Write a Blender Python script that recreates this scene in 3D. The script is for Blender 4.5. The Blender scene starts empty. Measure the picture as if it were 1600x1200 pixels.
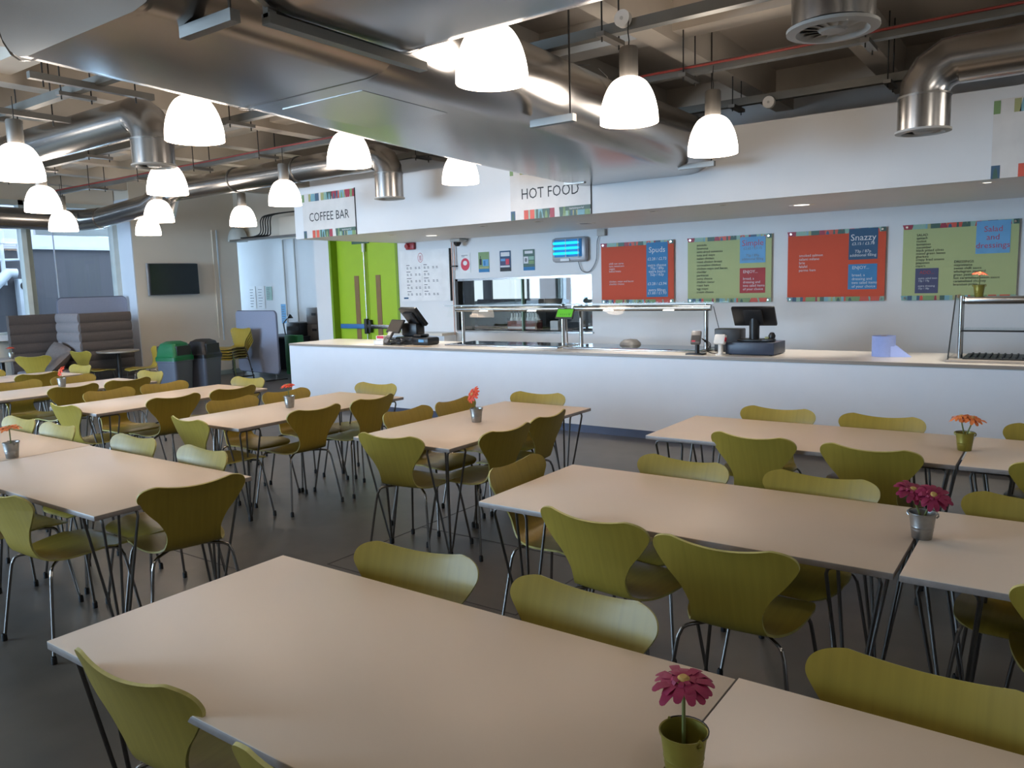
import bpy, bmesh, math, random
from mathutils import Vector, Matrix
R = math.radians
PI = math.pi
SC = bpy.context.scene
COL = SC.collection
rnd = random.Random(7)

# ------------------------------------------------------------------ materials
def lin(c):
    return tuple((x/12.92 if x <= .04045 else ((x+.055)/1.055)**2.4) for x in (v/255 for v in c))

MATS = {}
def mat(name, rgb, rough=.5, metal=0., var=.06, scale=6., bump=0., spec=.5, stretch=None, emit=0., emit_rgb=None, coat=0., alpha=1., trans=0.):
    """Principled material with a light procedural variation of tone and roughness (object space noise)."""
    m = bpy.data.materials.new(name); m.use_nodes = True
    nt = m.node_tree; b = nt.nodes['Principled BSDF']
    col = lin(rgb) + (1,)
    tc = nt.nodes.new('ShaderNodeTexCoord'); mp = nt.nodes.new('ShaderNodeMapping')
    nt.links.new(tc.outputs['Object'], mp.inputs['Vector'])
    if stretch: mp.inputs['Scale'].default_value = stretch
    nz = nt.nodes.new('ShaderNodeTexNoise'); nz.inputs['Scale'].default_value = scale; nz.inputs['Detail'].default_value = 4
    nt.links.new(mp.outputs['Vector'], nz.inputs['Vector'])
    rp = nt.nodes.new('ShaderNodeValToRGB')
    rp.color_ramp.elements[0].position = .3; rp.color_ramp.elements[1].position = .7
    rp.color_ramp.elements[0].color = tuple(c*(1-var) for c in col[:3]) + (1,)
    rp.color_ramp.elements[1].color = tuple(min(1, c*(1+var)) for c in col[:3]) + (1,)
    nt.links.new(nz.outputs['Fac'], rp.inputs['Fac'])
    nt.links.new(rp.outputs['Color'], b.inputs['Base Color'])
    b.inputs['Roughness'].default_value = rough; b.inputs['Metallic'].default_value = metal
    b.inputs['Specular IOR Level'].default_value = spec
    b.inputs['Coat Weight'].default_value = coat; b.inputs['Coat Roughness'].default_value = .22
    b.inputs['Transmission Weight'].default_value = trans
    if emit:
        b.inputs['Emission Color'].default_value = lin(emit_rgb or rgb) + (1,); b.inputs['Emission Strength'].default_value = emit
    if bump:
        bp = nt.nodes.new('ShaderNodeBump'); bp.inputs['Strength'].default_value = bump; bp.inputs['Distance'].default_value = .01
        nt.links.new(nz.outputs['Fac'], bp.inputs['Height']); nt.links.new(bp.outputs['Normal'], b.inputs['Normal'])
    MATS[name] = m
    return m

def glass(name, tint=(1, 1, 1), refl=.12, fres=.5):
    """Thin clear pane: mostly straight-through, with a fresnel reflection."""
    m = bpy.data.materials.new(name); m.use_nodes = True; nt = m.node_tree
    nt.nodes.remove(nt.nodes['Principled BSDF']); out = nt.nodes['Material Output']
    t = nt.nodes.new('ShaderNodeBsdfTransparent'); t.inputs['Color'].default_value = tint + (1,)
    g = nt.nodes.new('ShaderNodeBsdfGlossy'); g.inputs['Roughness'].default_value = .02
    lw = nt.nodes.new('ShaderNodeLayerWeight'); lw.inputs['Blend'].default_value = .25
    ma = nt.nodes.new('ShaderNodeMath'); ma.operation = 'MULTIPLY_ADD'; ma.inputs[1].default_value = fres; ma.inputs[2].default_value = refl
    nt.links.new(lw.outputs['Fresnel'], ma.inputs[0])
    mx = nt.nodes.new('ShaderNodeMixShader'); nt.links.new(ma.outputs[0], mx.inputs['Fac'])
    nt.links.new(t.outputs[0], mx.inputs[1]); nt.links.new(g.outputs[0], mx.inputs[2]); nt.links.new(mx.outputs[0], out.inputs['Surface'])
    MATS[name] = m
    return m

mat('wall_white', (220, 221, 222), .55, var=.015, scale=3)
mat('wall_cream', (224, 215, 200), .6, var=.02, scale=2)
mat('ceiling_paint', (178, 168, 156), .8, var=.06, scale=1.5, bump=.1)
mat('beam_paint', (196, 186, 172), .8, var=.06, scale=3)
mat('floor_vinyl', (88, 84, 78), .38, var=.12, scale=5, bump=.02)
mat('floor_line', (52, 50, 48), .6)
mat('counter_white', (220, 226, 234), .42, var=.01)
mat('worktop_beige', (205, 198, 188), .3, var=.03)
mat('edge_strip', (150, 140, 130), .35, var=.1, stretch=(1, 20, 20))
mat('kick', (96, 102, 122), .3, metal=.4)
mat('table_top', (218, 202, 184), .42, var=.015, scale=2)
mat('table_edge', (148, 138, 132), .4, var=.1, scale=30)
mat('leg_chrome', (138, 134, 130), .2, 1., var=.03)
mat('chrome', (190, 188, 185), .18, 1., var=.03)
mat('leg_steel', (120, 116, 112), .28, 1., var=.03)
mat('rubber', (22, 22, 22), .7)
mat('chair_ply', (160, 138, 54), .42, var=.08, scale=9, stretch=(6, .35, .35), coat=.06, spec=.36)
mat('chair_edge', (186, 176, 104), .45, var=.15, scale=30)
mat('galv', (176, 173, 170), .25, 1., var=.05, scale=2.2, bump=.02)
mat('galv_dull', (140, 137, 132), .42, 1., var=.06, scale=4)
mat('vent_grey', (185, 182, 176), .5, var=.04)
mat('trunk_grey', (122, 121, 116), .42, .75, var=.06)
mat('dark_metal', (58, 56, 54), .5, .6)
mat('red_cable', (140, 52, 44), .5)
mat('cap_grey', (122, 118, 112), .5, .3, var=.06, scale=40, stretch=(1, 1, .05))
mat('shade_glow', (250, 238, 226), .4, emit=8.5, emit_rgb=(255, 239, 223), var=.01)
mat('shade_unlit', (196, 198, 192), .35, var=.02)
mat('black_plastic', (28, 28, 30), .38, var=.08)
mat('black_soft', (38, 38, 40), .6, var=.08)
mat('screen', (14, 15, 15), .4, var=.02)
mat('till_navy', (52, 62, 82), .4)
mat('white_plastic', (225, 222, 216), .4)
mat('red_plastic', (150, 40, 45), .4)
mat('pinkred', (205, 50, 75), .5)
mat('green_lit', (84, 170, 40), .4, emit=.35)
mat('door_green', (158, 190, 40), .42, var=.02)
mat('door_green_dark', (120, 150, 30), .45, var=.02)
mat('door_wood', (128, 100, 62), .45, var=.15, scale=14, stretch=(8, 8, .4))
mat('bar_blue', (58, 112, 168), .4)
mat('bin_grey', (86, 92, 106), .42, var=.04)
mat('bin_green', (6, 98, 56), .36, var=.04)
mat('bin_black', (32, 31, 34), .36)
mat('divider_fabric', (148, 156, 178), .8, var=.04, scale=60)
mat('divider_edge', (96, 100, 118), .6)
mat('booth_shaded', (88, 80, 77), .85, var=.08, scale=50)  # booth wings: same upholstery, with shade put into the colour
mat('booth_lit', (134, 126, 126), .85, var=.08, scale=50)  # booth centre: same upholstery, with the light on it put into the colour
mat('booth_seat', (132, 128, 134), .85, var=.06, scale=50)
mat('cushion', (116, 106, 102), .9, var=.1, scale=30)
mat('cafe_top', (168, 160, 150), .3, var=.05)
mat('tv_screen', (30, 36, 36), .2)
mat('tv_frame', (168, 170, 176), .4, .4)
mat('bucket_silver', (158, 158, 156), .38, .9, var=.1, scale=30)
mat('bucket_green', (138, 130, 52), .38, .35, var=.06, scale=30)
mat('stem_green', (112, 122, 66), .6)
mat('petal_magenta', (152, 36, 78), .6, var=.14, scale=40)
mat('petal_orange', (232, 128, 62), .6, var=.12, scale=40)
mat('petal_red', (222, 72, 38), .6, var=.12, scale=40)
mat('pollen', (196, 160, 92), .8, var=.2, scale=80)
mat('paper_white', (226, 226, 226), .6)
mat('ink', (40, 42, 46), .6)
mat('ink_soft', (112, 114, 120), .6)
mat('ink_red', (176, 70, 88), .6)
mat('text_white', (214, 214, 216), .6)
mat('sign_white', (214, 210, 206), .45)
mat('pat_teal', (140, 176, 158), .5)
mat('pat_green', (122, 150, 98), .5)
mat('pat_dkgreen', (66, 96, 84), .5)
mat('pat_red', (206, 84, 64), .5)
mat('pat_crimson', (158, 46, 66), .5)
mat('pat_blue', (120, 166, 176), .5)
mat('pat_navy', (62, 92, 118), .5)
mat('pat_olive', (164, 164, 112), .5)
mat('board_coral', (204, 84, 58), .6, spec=.2, var=.01)
mat('board_green', (176, 186, 134), .6, spec=.2, var=.01)
mat('board_blue', (70, 130, 178), .6, spec=.2)
mat('board_sky', (112, 166, 208), .6, spec=.2)
mat('board_slate', (60, 92, 122), .6, spec=.2)
mat('board_purple', (86, 88, 116), .6, spec=.2)
mat('board_redbox', (172, 72, 74), .6, spec=.2)
mat('uv_tube', (30, 130, 160), .4, emit=1.7, emit_rgb=(10, 190, 240))
mat('steel', (176, 176, 176), .22, 1., var=.05, stretch=(1, 30, 30))
mat('copper', (205, 168, 152), .4, .3)
mat('blue_paper', (150, 168, 222), .85, var=.03, scale=30)
mat('cabinet_grey', (112, 108, 106), .45)
mat('brown_box', (176, 150, 120), .7)
mat('bottle_clear', (222, 230, 230), .12, var=.02)
mat('bottle_red', (122, 46, 44), .25, var=.3, scale=20)
mat('downlight_glow', (255, 248, 236), .4, emit=2.2)
mat('hotplate', (26, 30, 36), .06)
mat('window_frame', (206, 212, 206), .45)
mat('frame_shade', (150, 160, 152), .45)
mat('facade_blue', (84, 86, 92), .8, var=.05, scale=4, stretch=(.3, 6, .3))
mat('facade_pale', (196, 202, 222), .7, var=.02)
mat('pipe_white', (200, 212, 222), .5)
mat('kitchen_wall', (150, 162, 164), .6)
mat('kitchen_panel', (120, 128, 138), .5)
mat('kitchen_fill_glow', (226, 242, 250), .5, emit=1.1)
mat('kitchen_glow_pane', (226, 242, 250), .5, emit=1.0)
mat('olive_frame', (104, 112, 96), .5)
mat('white_rod', (215, 225, 240), .3, .6)
mat('desk_dark', (48, 48, 52), .5)
mat('crate_green', (40, 120, 60), .5)
glass('glass_clear', (.98, 1., .99), .02, .15)
glass('glass_window', (.95, .98, 1.), .02, .12)
glass('glass_hatch', (.93, .97, .97), .12)

# ------------------------------------------------------------------ mesh builder
class MB:
    def __init__(s): s.v = []; s.f = []; s.mi = []; s.ms = []
    def m(s, name):
        if name not in s.ms: s.ms.append(name)
        return s.ms.index(name)
    def raw(s, vs, fs, m):
        o = len(s.v); s.v += [tuple(v) for v in vs]; k = s.m(m)
        for f in fs: s.f.append([i+o for i in f]); s.mi.append(k)
        return s
    def box(s, a, b, m, M=None, bev=0.):
        x0, y0, z0 = a; x1, y1, z1 = b
        if bev > 0:
            bm = bmesh.new(); bmesh.ops.create_cube(bm, size=1)
            for v in bm.verts:
                v.co = Vector(((x0+x1)/2+v.co.x*(x1-x0), (y0+y1)/2+v.co.y*(y1-y0), (z0+z1)/2+v.co.z*(z1-z0)))
            bmesh.ops.bevel(bm, geom=bm.edges[:], offset=bev, segments=2, profile=.5, affect='EDGES')
            vs = [v.co.copy() for v in bm.verts]; bm.verts.index_update(); fs = [[v.index for v in f.verts] for f in bm.faces]; bm.free()
        else:
            vs = [Vector(p) for p in ((x0, y0, z0), (x1, y0, z0), (x1, y1, z0), (x0, y1, z0), (x0, y0, z1), (x1, y0, z1), (x1, y1, z1), (x0, y1, z1))]
            fs = [(0, 3, 2, 1), (4, 5, 6, 7), (0, 1, 5, 4), (1, 2, 6, 5), (2, 3, 7, 6), (3, 0, 4, 7)]
        if M is not None: vs = [M @ v for v in vs]
        return s.raw(vs, fs, m)
    def tube(s, pts, r, m, n=8, cap=True):
        pts = [Vector(p) for p in pts]; vs = []; fs = []
        rs = r if isinstance(r, (list, tuple)) else [r]*len(pts)
        ref = None
        for i, p in enumerate(pts):
            d = (pts[min(i+1, len(pts)-1)]-pts[max(i-1, 0)]).normalized()
            if ref is None:
                ref = d.orthogonal().normalized()
            ref = (ref - d*ref.dot(d))
            ref = ref.normalized() if ref.length > 1e-6 else d.orthogonal().normalized()
            q = d.cross(ref)
            for k in range(n):
                a = 2*PI*k/n; vs.append(p+(ref*math.cos(a)+q*math.sin(a))*rs[i])
        for i in range(len(pts)-1):
            for k in range(n):
                fs.append((i*n+k, i*n+(k+1) % n, (i+1)*n+(k+1) % n, (i+1)*n+k))
        if cap:
            fs.append(tuple(range(n))[::-1]); fs.append(tuple((len(pts)-1)*n+k for k in range(n)))
        return s.raw(vs, fs, m)
    def cyl(s, a, b, r, m, n=20, r2=None):
        return s.tube([a, b], [r, r if r2 is None else r2], m, n)
    def lathe(s, prof, m, n=28, c=(0, 0, 0), M=None, closed=False):
        vs = []; fs = []; k = len(prof)
        for i in range(n):
            a = 2*PI*i/n
            for r, z in prof: vs.append(Vector((c[0]+r*math.cos(a), c[1]+r*math.sin(a), c[2]+z)))
        for i in range(n):
            j = (i+1) % n
            for q in range(k-1): fs.append((i*k+q, j*k+q, j*k+q+1, i*k+q+1))
            if closed: fs.append((i*k+k-1, j*k+k-1, j*k, i*k))
        if M is not None: vs = [M @ v for v in vs]
        return s.raw(vs, fs, m)
    def rings(s, rings, m, cap=True):
        n = len(rings[0]); vs = [p for r in rings for p in r]; fs = []
        for i in range(len(rings)-1):
            for k in range(n): fs.append((i*n+k, i*n+(k+1) % n, (i+1)*n+(k+1) % n, (i+1)*n+k))
        if cap: fs.append(tuple(range(n))[::-1]); fs.append(tuple((len(rings)-1)*n+k for k in range(n)))
        return s.raw(vs, fs, m)
    def plate(s, poly, d, m, M=None):
        """Polygon in local XZ (facing -Y) extruded d towards +Y."""
        n = len(poly); vs = [Vector((x, 0, z)) for x, z in poly]+[Vector((x, d, z)) for x, z in poly]
        fs = [tuple(range(n)), tuple(range(n, 2*n))[::-1]]+[(i, i+n, (i+1) % n+n, (i+1) % n) for i in range(n)]
        if M is not None: vs = [M @ v for v in vs]
        return s.raw(vs, fs, m)
    def text(s, txt, size, x, z, m, y=0., align='LEFT', M=None, wid=1.):
        cu = bpy.data.curves.new('t', 'FONT'); cu.body = txt; cu.size = size; cu.align_x = align; cu.resolution_u = 2
        cu.fill_mode = 'FRONT'
        o = bpy.data.objects.new('t', cu); COL.objects.link(o)
        dg = bpy.context.evaluated_depsgraph_get(); me = bpy.data.meshes.new_from_object(o.evaluated_get(dg))
        vs = [Vector((x+v.co.x*wid, y, z+v.co.y)) for v in me.vertices]
        if M is not None: vs = [M @ v for v in vs]
        s.raw(vs, [list(p.vertices) for p in me.polygons], m)
        bpy.data.objects.remove(o); bpy.data.curves.remove(cu); bpy.data.meshes.remove(me)
        return s
    def build(s, name, parent=None, loc=None, ang=38, label=None):
        me = bpy.data.meshes.new(name); me.from_pydata(s.v, [], s.f)
        for n in s.ms: me.materials.append(MATS[n])
        me.polygons.foreach_set('material_index', s.mi)
        bm = bmesh.new(); bm.from_mesh(me)
        bmesh.ops.recalc_face_normals(bm, faces=bm.faces); bm.to_mesh(me); bm.free()
        me.polygons.foreach_set('use_smooth', [True]*len(me.polygons)); me.set_sharp_from_angle(angle=R(ang)); me.update()
        o = bpy.data.objects.new(name, me); COL.objects.link(o)
        if parent: o.parent = parent
        if loc: o.location = loc
        if label: o['label'] = label
        return o

def tag(o, label, cat, group=None):
    o['label'] = label; o['category'] = cat
    if group: o['group'] = group
    return o
def thing(name, label, cat, loc=(0, 0, 0), rz=0., group=None):
    o = bpy.data.objects.new(name, None); COL.objects.link(o); o.location = loc; o.rotation_euler = (0, 0, rz); o.empty_display_size = .1
    return tag(o, label, cat, group)
def struct(mb, name, label=None):
    o = mb.build(name); o['kind'] = 'structure'
    if label: o['label'] = label
    return o
KIDS = {}
def dup(o, loc=None, rz=None, parent=None):
    c = o.copy(); COL.objects.link(c)
    if parent: c.parent = parent
    if loc is not None: c.location = loc
    if rz is not None: c.rotation_euler = (0, 0, rz)
    for ch in o.children: dup(ch, parent=c)
    return c
def catmull(pts, n):
    out = []; P = [pts[0]]+list(pts)+[pts[-1]]
    for i in range(1, len(P)-2):
        for k in range(n):
            t = k/n; a, b, c, d = (P[i-1], P[i], P[i+1], P[i+2])
            out.append(tuple(.5*((2*b[j])+(-a[j]+c[j])*t+(2*a[j]-5*b[j]+4*c[j]-d[j])*t*t+(-a[j]+3*b[j]-3*c[j]+d[j])*t**3) for j in range(len(b))))
    out.append(tuple(pts[-1])); return out
def T(x=0, y=0, z=0, rx=0, ry=0, rz=0):
    return Matrix.Translation((x, y, z)) @ Matrix.Rotation(rz, 4, 'Z') @ Matrix.Rotation(ry, 4, 'Y') @ Matrix.Rotation(rx, 4, 'X')

# ------------------------------------------------------------------ camera
HC = 1.66
cam = bpy.data.cameras.new('camera'); co = bpy.data.objects.new('camera', cam); COL.objects.link(co); SC.camera = co
yaw, pit, rol, FPX = -0.620876, -0.127427, -0.0291748, 1217.69
f = Vector((math.sin(yaw)*math.cos(pit), math.cos(yaw)*math.cos(pit), math.sin(pit)))
r0 = f.cross(Vector((0, 0, 1))).normalized(); u0 = r0.cross(f)
rr = r0*math.cos(rol)+u0*math.sin(rol); uu = -r0*math.sin(rol)+u0*math.cos(rol)
co.matrix_world = Matrix(((rr.x, uu.x, -f.x, 0), (rr.y, uu.y, -f.y, 0), (rr.z, uu.z, -f.z, HC), (0, 0, 0, 1)))
cam.sensor_width = 36; cam.lens = 36*FPX/1600; cam.clip_start = .05

# ------------------------------------------------------------------ room shell
XL, XR, YB, YK = -14., 3., -4.5, 9.45        # tv wall, right wall, glazed wall behind the viewer, servery wall
struct(MB().box((-18, YB-.3, -.1), (XR+.3, 13.5, 0), 'floor_vinyl'), 'floor')
struct(MB().box((-9.1, 8.29, 0), (XR, 9.44, .004), 'worktop_beige'), 'floor_bounce_sheet', 'unseen pale sheet added behind the counter to bounce light')  # unseen pale sheet added to bounce light up to the soffit
fl = MB()
for a, b in (((-3.6, 3.05), (-2.2, 3.05)), ((-3.6, 3.05), (-3.6, 4.6)), ((-3.6, 3.9), (-2.2, 3.9)), ((-2.2, 3.05), (-2.2, 4.6)), ((-5.5, 2.7), (-3.6, 2.7))):
    fl.box((min(a[0], b[0])-.004, min(a[1], b[1])-.004, 0), (max(a[0], b[0])+.004, max(a[1], b[1])+.004, .0015), 'floor_line')
struct(fl, 'trim_1', 'thin dark floor box seams')
ce = MB().box((-18, YB-.3, 3.85), (XR+.3, 13.5, 4.), 'ceiling_paint')
k = 0
for i in range(13):
    x = -1.52+i*-1.26 if i else -1.52
    ce.box((x-.1, YB, 3.55), (x+.1, 12.8, 3.86), 'beam_paint')
ce.box((-.26-.1, YB, 3.55), (-.26+.1, 12.8, 3.86), 'beam_paint'); ce.box((1.0-.1, YB, 3.55), (1.0+.1, 12.8, 3.86), 'beam_paint')
for y in (.2, 3.2, 6.2, 8.9):
    ce.box((-17.8, y-.12, 3.62), (XR, y+.12, 3.86), 'beam_paint')
struct(ce, 'ceiling', 'beige coffered concrete ceiling with downstand beams')

# servery back wall with door opening and hatch opening
wb = MB()
D0, D1, DT = -10.62, -8.98, 2.62
H0, H1, HZ0, HZ1 = -7.76, -5.36, .97, 1.76
def wbox(x0, x1, z0, z1): wb.box((x0, YK, z0), (x1, YK+.16, z1), 'wall_white')
wbox(-11.02, D0, 0, 3.85); wbox(D0, D1, DT, 3.85); wbox(D1, H0, 0, 3.85); wbox(H0, H1, 0, HZ0); wbox(H0, H1, HZ1, 3.85); wbox(H1, XR, 0, 3.85)
struct(wb, 'wall_back')
struct(MB().box((-11.02, YK+.16, 0), (-10.86, 11.1, 3.85), 'wall_white'), 'wall_corridor_right')
struct(MB().box((-18, 11.1, 0), (-10.86, 11.25, 3.85), 'wall_white'), 'wall_corridor')
struct(MB().box((-14.0, 9.98, 2.72), (-10.9, 10.16, 3.85), 'wall_cream'), 'beam_corridor')
# TV wall and window recess
wl = MB()
wl.box((-14.75, 7.79, 0), (XL, 10.0, 3.85), 'wall_cream')
struct(wl, 'wall_left')
struct(MB().box((XL-.004, 7.785, 0), (XL+.012, 10.0, .09), 'frame_shade'), 'baseboard_left')
wr = MB()
wr.box((-14.49, 7.77, 0), (-14.002, 7.788, 3.4), 'counter_white')
struct(wr, 'trim_2', 'white window reveal beside the television wall')
ww = MB(); ww.box((-14.75, YB, 0), (-14.5, 7.77, .97), 'wall_cream'); ww.box((-14.75, YB, 3.3), (-14.5, 7.77, 3.85), 'wall_cream')
struct(ww, 'wall_window_side')
struct(MB().box((-14.75, YB, .97), (-14.3, 7.77, 1.06), 'counter_white'), 'sill_left')
wf = MB()
for y in (-4.3, -1.6, 1.1, 3.6, 6.12):
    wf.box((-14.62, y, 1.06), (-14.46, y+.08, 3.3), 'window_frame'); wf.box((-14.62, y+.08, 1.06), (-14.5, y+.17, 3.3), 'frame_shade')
wf.box((-14.62, 7.68, 1.06), (-14.46, 7.77, 3.3), 'window_frame'); wf.box((-14.62, YB, 3.22), (-14.46, 7.77, 3.3), 'window_frame')
wf.box((-14.62, YB, 1.06), (-14.46, 7.77, 1.1), 'window_frame')
w1 = struct(wf, 'window_1', 'full-width glazing with pale green-grey mullions')
MB().raw([(-14.56, YB, 1.06), (-14.56, 7.77, 1.06), (-14.56, 7.77, 3.3), (-14.56, YB, 3.3)], [(0, 1, 2, 3)], 'glass_window').build('pane', w1)
MB().box((-14.57, 6.66, 1.06), (-14.55, 6.675, 3.3), 'white_rod').build('glass_joint', w1)
# right wall and glazed wall behind the viewer
struct(MB().box((XR, YB, 0), (XR+.15, 13.4, 3.85), 'wall_white'), 'wall_right')
wv = MB(); wv.box((-14.75, YB-.2, 0), (XR, YB, .75), 'wall_white'); wv.box((-14.75, YB-.2, 3.2), (XR, YB, 3.85), 'wall_white')
x = -14.75
while x < XR-.1:
    wv.box((x, YB-.2, .75), (x+.22, YB, 3.2), 'wall_white'); x += 2.95
wv.box((-7.2, YB-.2, .75), (XR, YB-.01, 3.2), 'wall_white')
struct(wv, 'wall_front')
struct(MB().box((-18, 13.4, 0), (XR, 13.5, 3.85), 'kitchen_wall'), 'wall_kitchen')
struct(MB().box((-18.1, 7.9, 0), (-18, 13.5, 1.0), 'wall_white').box((-18.1, 7.9, 3.0), (-18, 13.5, 3.85), 'wall_white'), 'wall_corridor_left')
kd = MB().box((-10.84, 9.9, 0), (-10.74, 13.4, 2.7), 'kitchen_wall').box((-3.9, 9.61, 0), (-3.8, 13.4, 2.7), 'kitchen_wall').box((-10.84, 9.62, 2.6), (-3.8, 13.4, 2.7), 'kitchen_wall')
struct(kd, 'partition_kitchen')

# fascia and soffit over the counter
fa = MB()
fa.box((-8.9, 7.33, 2.37), (XR, 7.43, 3.06), 'wall_white'); fa.box((-8.9, 7.43, 2.37), (XR, YK, 2.43), 'wall_white'); fa.box((-8.9, 7.43, 2.43), (-8.82, YK, 3.06), 'wall_white')
struct(fa, 'trim_3', 'white servery fascia and soffit above the counter')

# outside, seen through the window
ex = MB(); ex.box((-21.3, -12, -.1), (-21, 18, 2.86), 'facade_blue'); ex.box((-21.3, -12, 2.86), (-20.9, 18, 2.93), 'pipe_white'); ex.box((-21.3, -12, 2.93), (-21.05, 18, 5.4), 'facade_pale')
struct(ex, 'exterior_building', 'dark blue cladding with a pale upper band outside the window')
struct(MB().box((-21, -12, -.12), (-14.76, 18, -.02), 'floor_line'), 'exterior_ground')
fp = thing('flue_pipe', 'pale outdoor flue pipe with bracket on blue wall at far left', 'pipe', (-20.85, 8.3, -.02))
MB().tube([(0, .05, 2.0), (0, .05, 3.7)], .05, 'pipe_white', 10).cyl((0, .05, 3.0), (0, .05, 3.3), .085, 'pipe_white').build('riser', fp)
MB().tube([(0, -.25, 3.0), (0, .4, 3.0), (0, .42, 2.62), (0, -.05, 2.6)], .035, 'pipe_white', 8).build('bracket', fp)
MB().tube([(0.1, .28, 2.28), (.1, .1, 2.3), (.1, -.2, 2.0), (.1, -.9, 1.6)], .12, 'pipe_white', 12).build('elbow', fp)
ac = thing('air_conditioner', 'white outdoor air conditioner box on blue cladding behind the mullion', 'air conditioner', (-20.98, 8.6, 1.2))
MB().box((0, 0, 0), (.25, .24, .93), 'pipe_white', bev=.02).build('casing', ac)
MB().cyl((.25, .13, .76), (.27, .13, .76), .1, 'dark_metal').build('fan_grille', ac)

# ------------------------------------------------------------------ green double door
d = MB().box((D0-.0, YK-.012, 0), (D0+.05, YK+.2, DT), 'door_green_dark').box((D1-.05, YK-.012, 0), (D1, YK+.2, DT), 'door_green_dark').box((D0, YK-.012, DT-.05), (D1, YK+.2, DT), 'door_green_dark')
d1 = struct(d, 'door_1', 'lime green double door with push bar behind counter')
for k_, (a, b, vx) in enumerate(((D0+.052, -9.82, -10.1), (-9.81, D1-.052, -9.58))):
    lf = MB().box((a, YK+.13, .01), (b, YK+.175, DT-.055), 'door_green').build('door_leaf', d1)
    MB().box((vx-.055, YK+.122, .25), (vx+.055, YK+.13, 1.88), 'door_wood').build('vision_panel', lf)
pb = MB().box((-10.5, YK+.06, .97), (-9.9, YK+.1, 1.05), 'bar_blue', bev=.008).box((-9.9, YK+.06, .97), (-9.1, YK+.1, 1.04), 'galv', bev=.008).box((-9.9, YK+.05, .88), (-9.84, YK+.12, 1.14), 'dark_metal', bev=.01).box((-9.8, YK+.05, .9), (-9.75, YK+.12, 1.12), 'dark_metal', bev=.01)
pb.build('push_bar', d1)
MB().cyl((-9.86, YK+.09, .1), (-9.86, YK+.09, 2.4), .012, 'galv').cyl((-9.86, YK+.09, 2.28), (-9.86, YK+.09, 2.42), .03, 'white_plastic').build('vertical_bolt', d1)
es = MB().box((-10.15, YK+.1, 2.42), (-9.75, YK+.125, 2.52), 'pat_dkgreen')
tag(es.build('exit_sign'), 'small dark green sign plate at top of green doors', 'sign')

# ------------------------------------------------------------------ counter
ct = thing('serving_counter', 'long white serving counter with recessed plinth', 'counter', (0, 0, 0))
cb = MB(); cb.box((-9.2, 7.33, .1), (2.6, 7.37, .865), 'counter_white'); cb.box((-9.2, 7.37, .1), (-9.16, 8.25, .865), 'counter_white')
cb.build('front_panel', ct)
MB().box((-9.14, 7.4, 0), (2.6, 7.44, .1), 'kick').box((-9.14, 7.44, 0), (-9.1, 8.2, .1), 'kick').build('plinth', ct)
wt = MB().box((-9.2, 7.335, .867), (2.6, 8.28, .9), 'worktop_beige').box((-9.2, 7.322, .872), (2.6, 7.335, .897), 'edge_strip')
tag(wt.build('worktop'), 'beige worktop running along the white serving counter', 'worktop')

# ------------------------------------------------------------------ fascia signs
PATS = ['pat_teal', 'pat_green', 'pat_red', 'pat_dkgreen', 'pat_crimson', 'pat_blue', 'pat_olive', 'pat_navy']
def band(mb, x0, x1, z0, z1, y, seed, gap=()):
    """Row of simple coloured upright shapes, like a printed strip of bottles and pots."""
    q = random.Random(seed); x = x0
    while x < x1-.01:
        w = min(q.choice((.02, .03, .045, .06, .09)), x1-x)
        if not any(a < x+w/2 < b for a, b in gap):
            m = q.choice(PATS); t = q.choice((0, .25, -.2, 0))*w
            mb.plate([(x-t*.5, z0), (x+w+t*.5, z0), (x+w-t*.5, z1), (x+t*.5, z1)], .002, m, Matrix.Translation((0, y, 0)))
            if w > .05 and q.random() < .6:
                c = x+w/2; m2 = q.choice(PATS); h = z1-z0
                mb.plate([(c-.018, z0), (c+.018, z0), (c+.012, z0+h*.6), (c, z0+h*.85), (c-.012, z0+h*.6)], .003, m2, Matrix.Translation((0, y-.0015, 0)))
        x += w
def sign(name, x0, title, label, ts):
    t = thing(name, label, 'sign', (x0, 7.33, 2.37))
    MB().box((0, -.012, 0), (1.03, -.001, .6), 'sign_white').build('panel', t)
    a = MB(); band(a, .0, 1.03, .0, .1, -.0145, 11, ((.07, .14), (.57, .63))); a.box((.72, -.0185, .055), (1.03, -.0145, .1), 'pat_dkgreen')
    a.text('tasteimperial', .035, .77, .066, 'text_white', -.0192); a.build('lower_pattern_strip', t)
    b = MB(); band(b, .0, 1.03, .49, .59, -.0145, 23, ((.05, .13), (.33, .41))); b.build('upper_pattern_strip', t)
    if title: MB().text(title, ts, .52, .222, 'ink', -.0135, 'CENTER', wid=.86).build('lettering', t)
    MB().box((1.03, -.013, 0), (1.036, 0, .6), 'dark_metal').build('edge', t)
sign('hanging_sign', -8.71, 'COFFEE BAR', 'white sign reading COFFEE BAR with coloured pattern strips', .165)
sign('hanging_sign', -5.18, 'HOT FOOD', 'white sign reading HOT FOOD with coloured pattern strips', .165)
sign('hanging_sign', -.55, '', 'blank-faced patterned sign at right edge of the fascia', .165)

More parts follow.
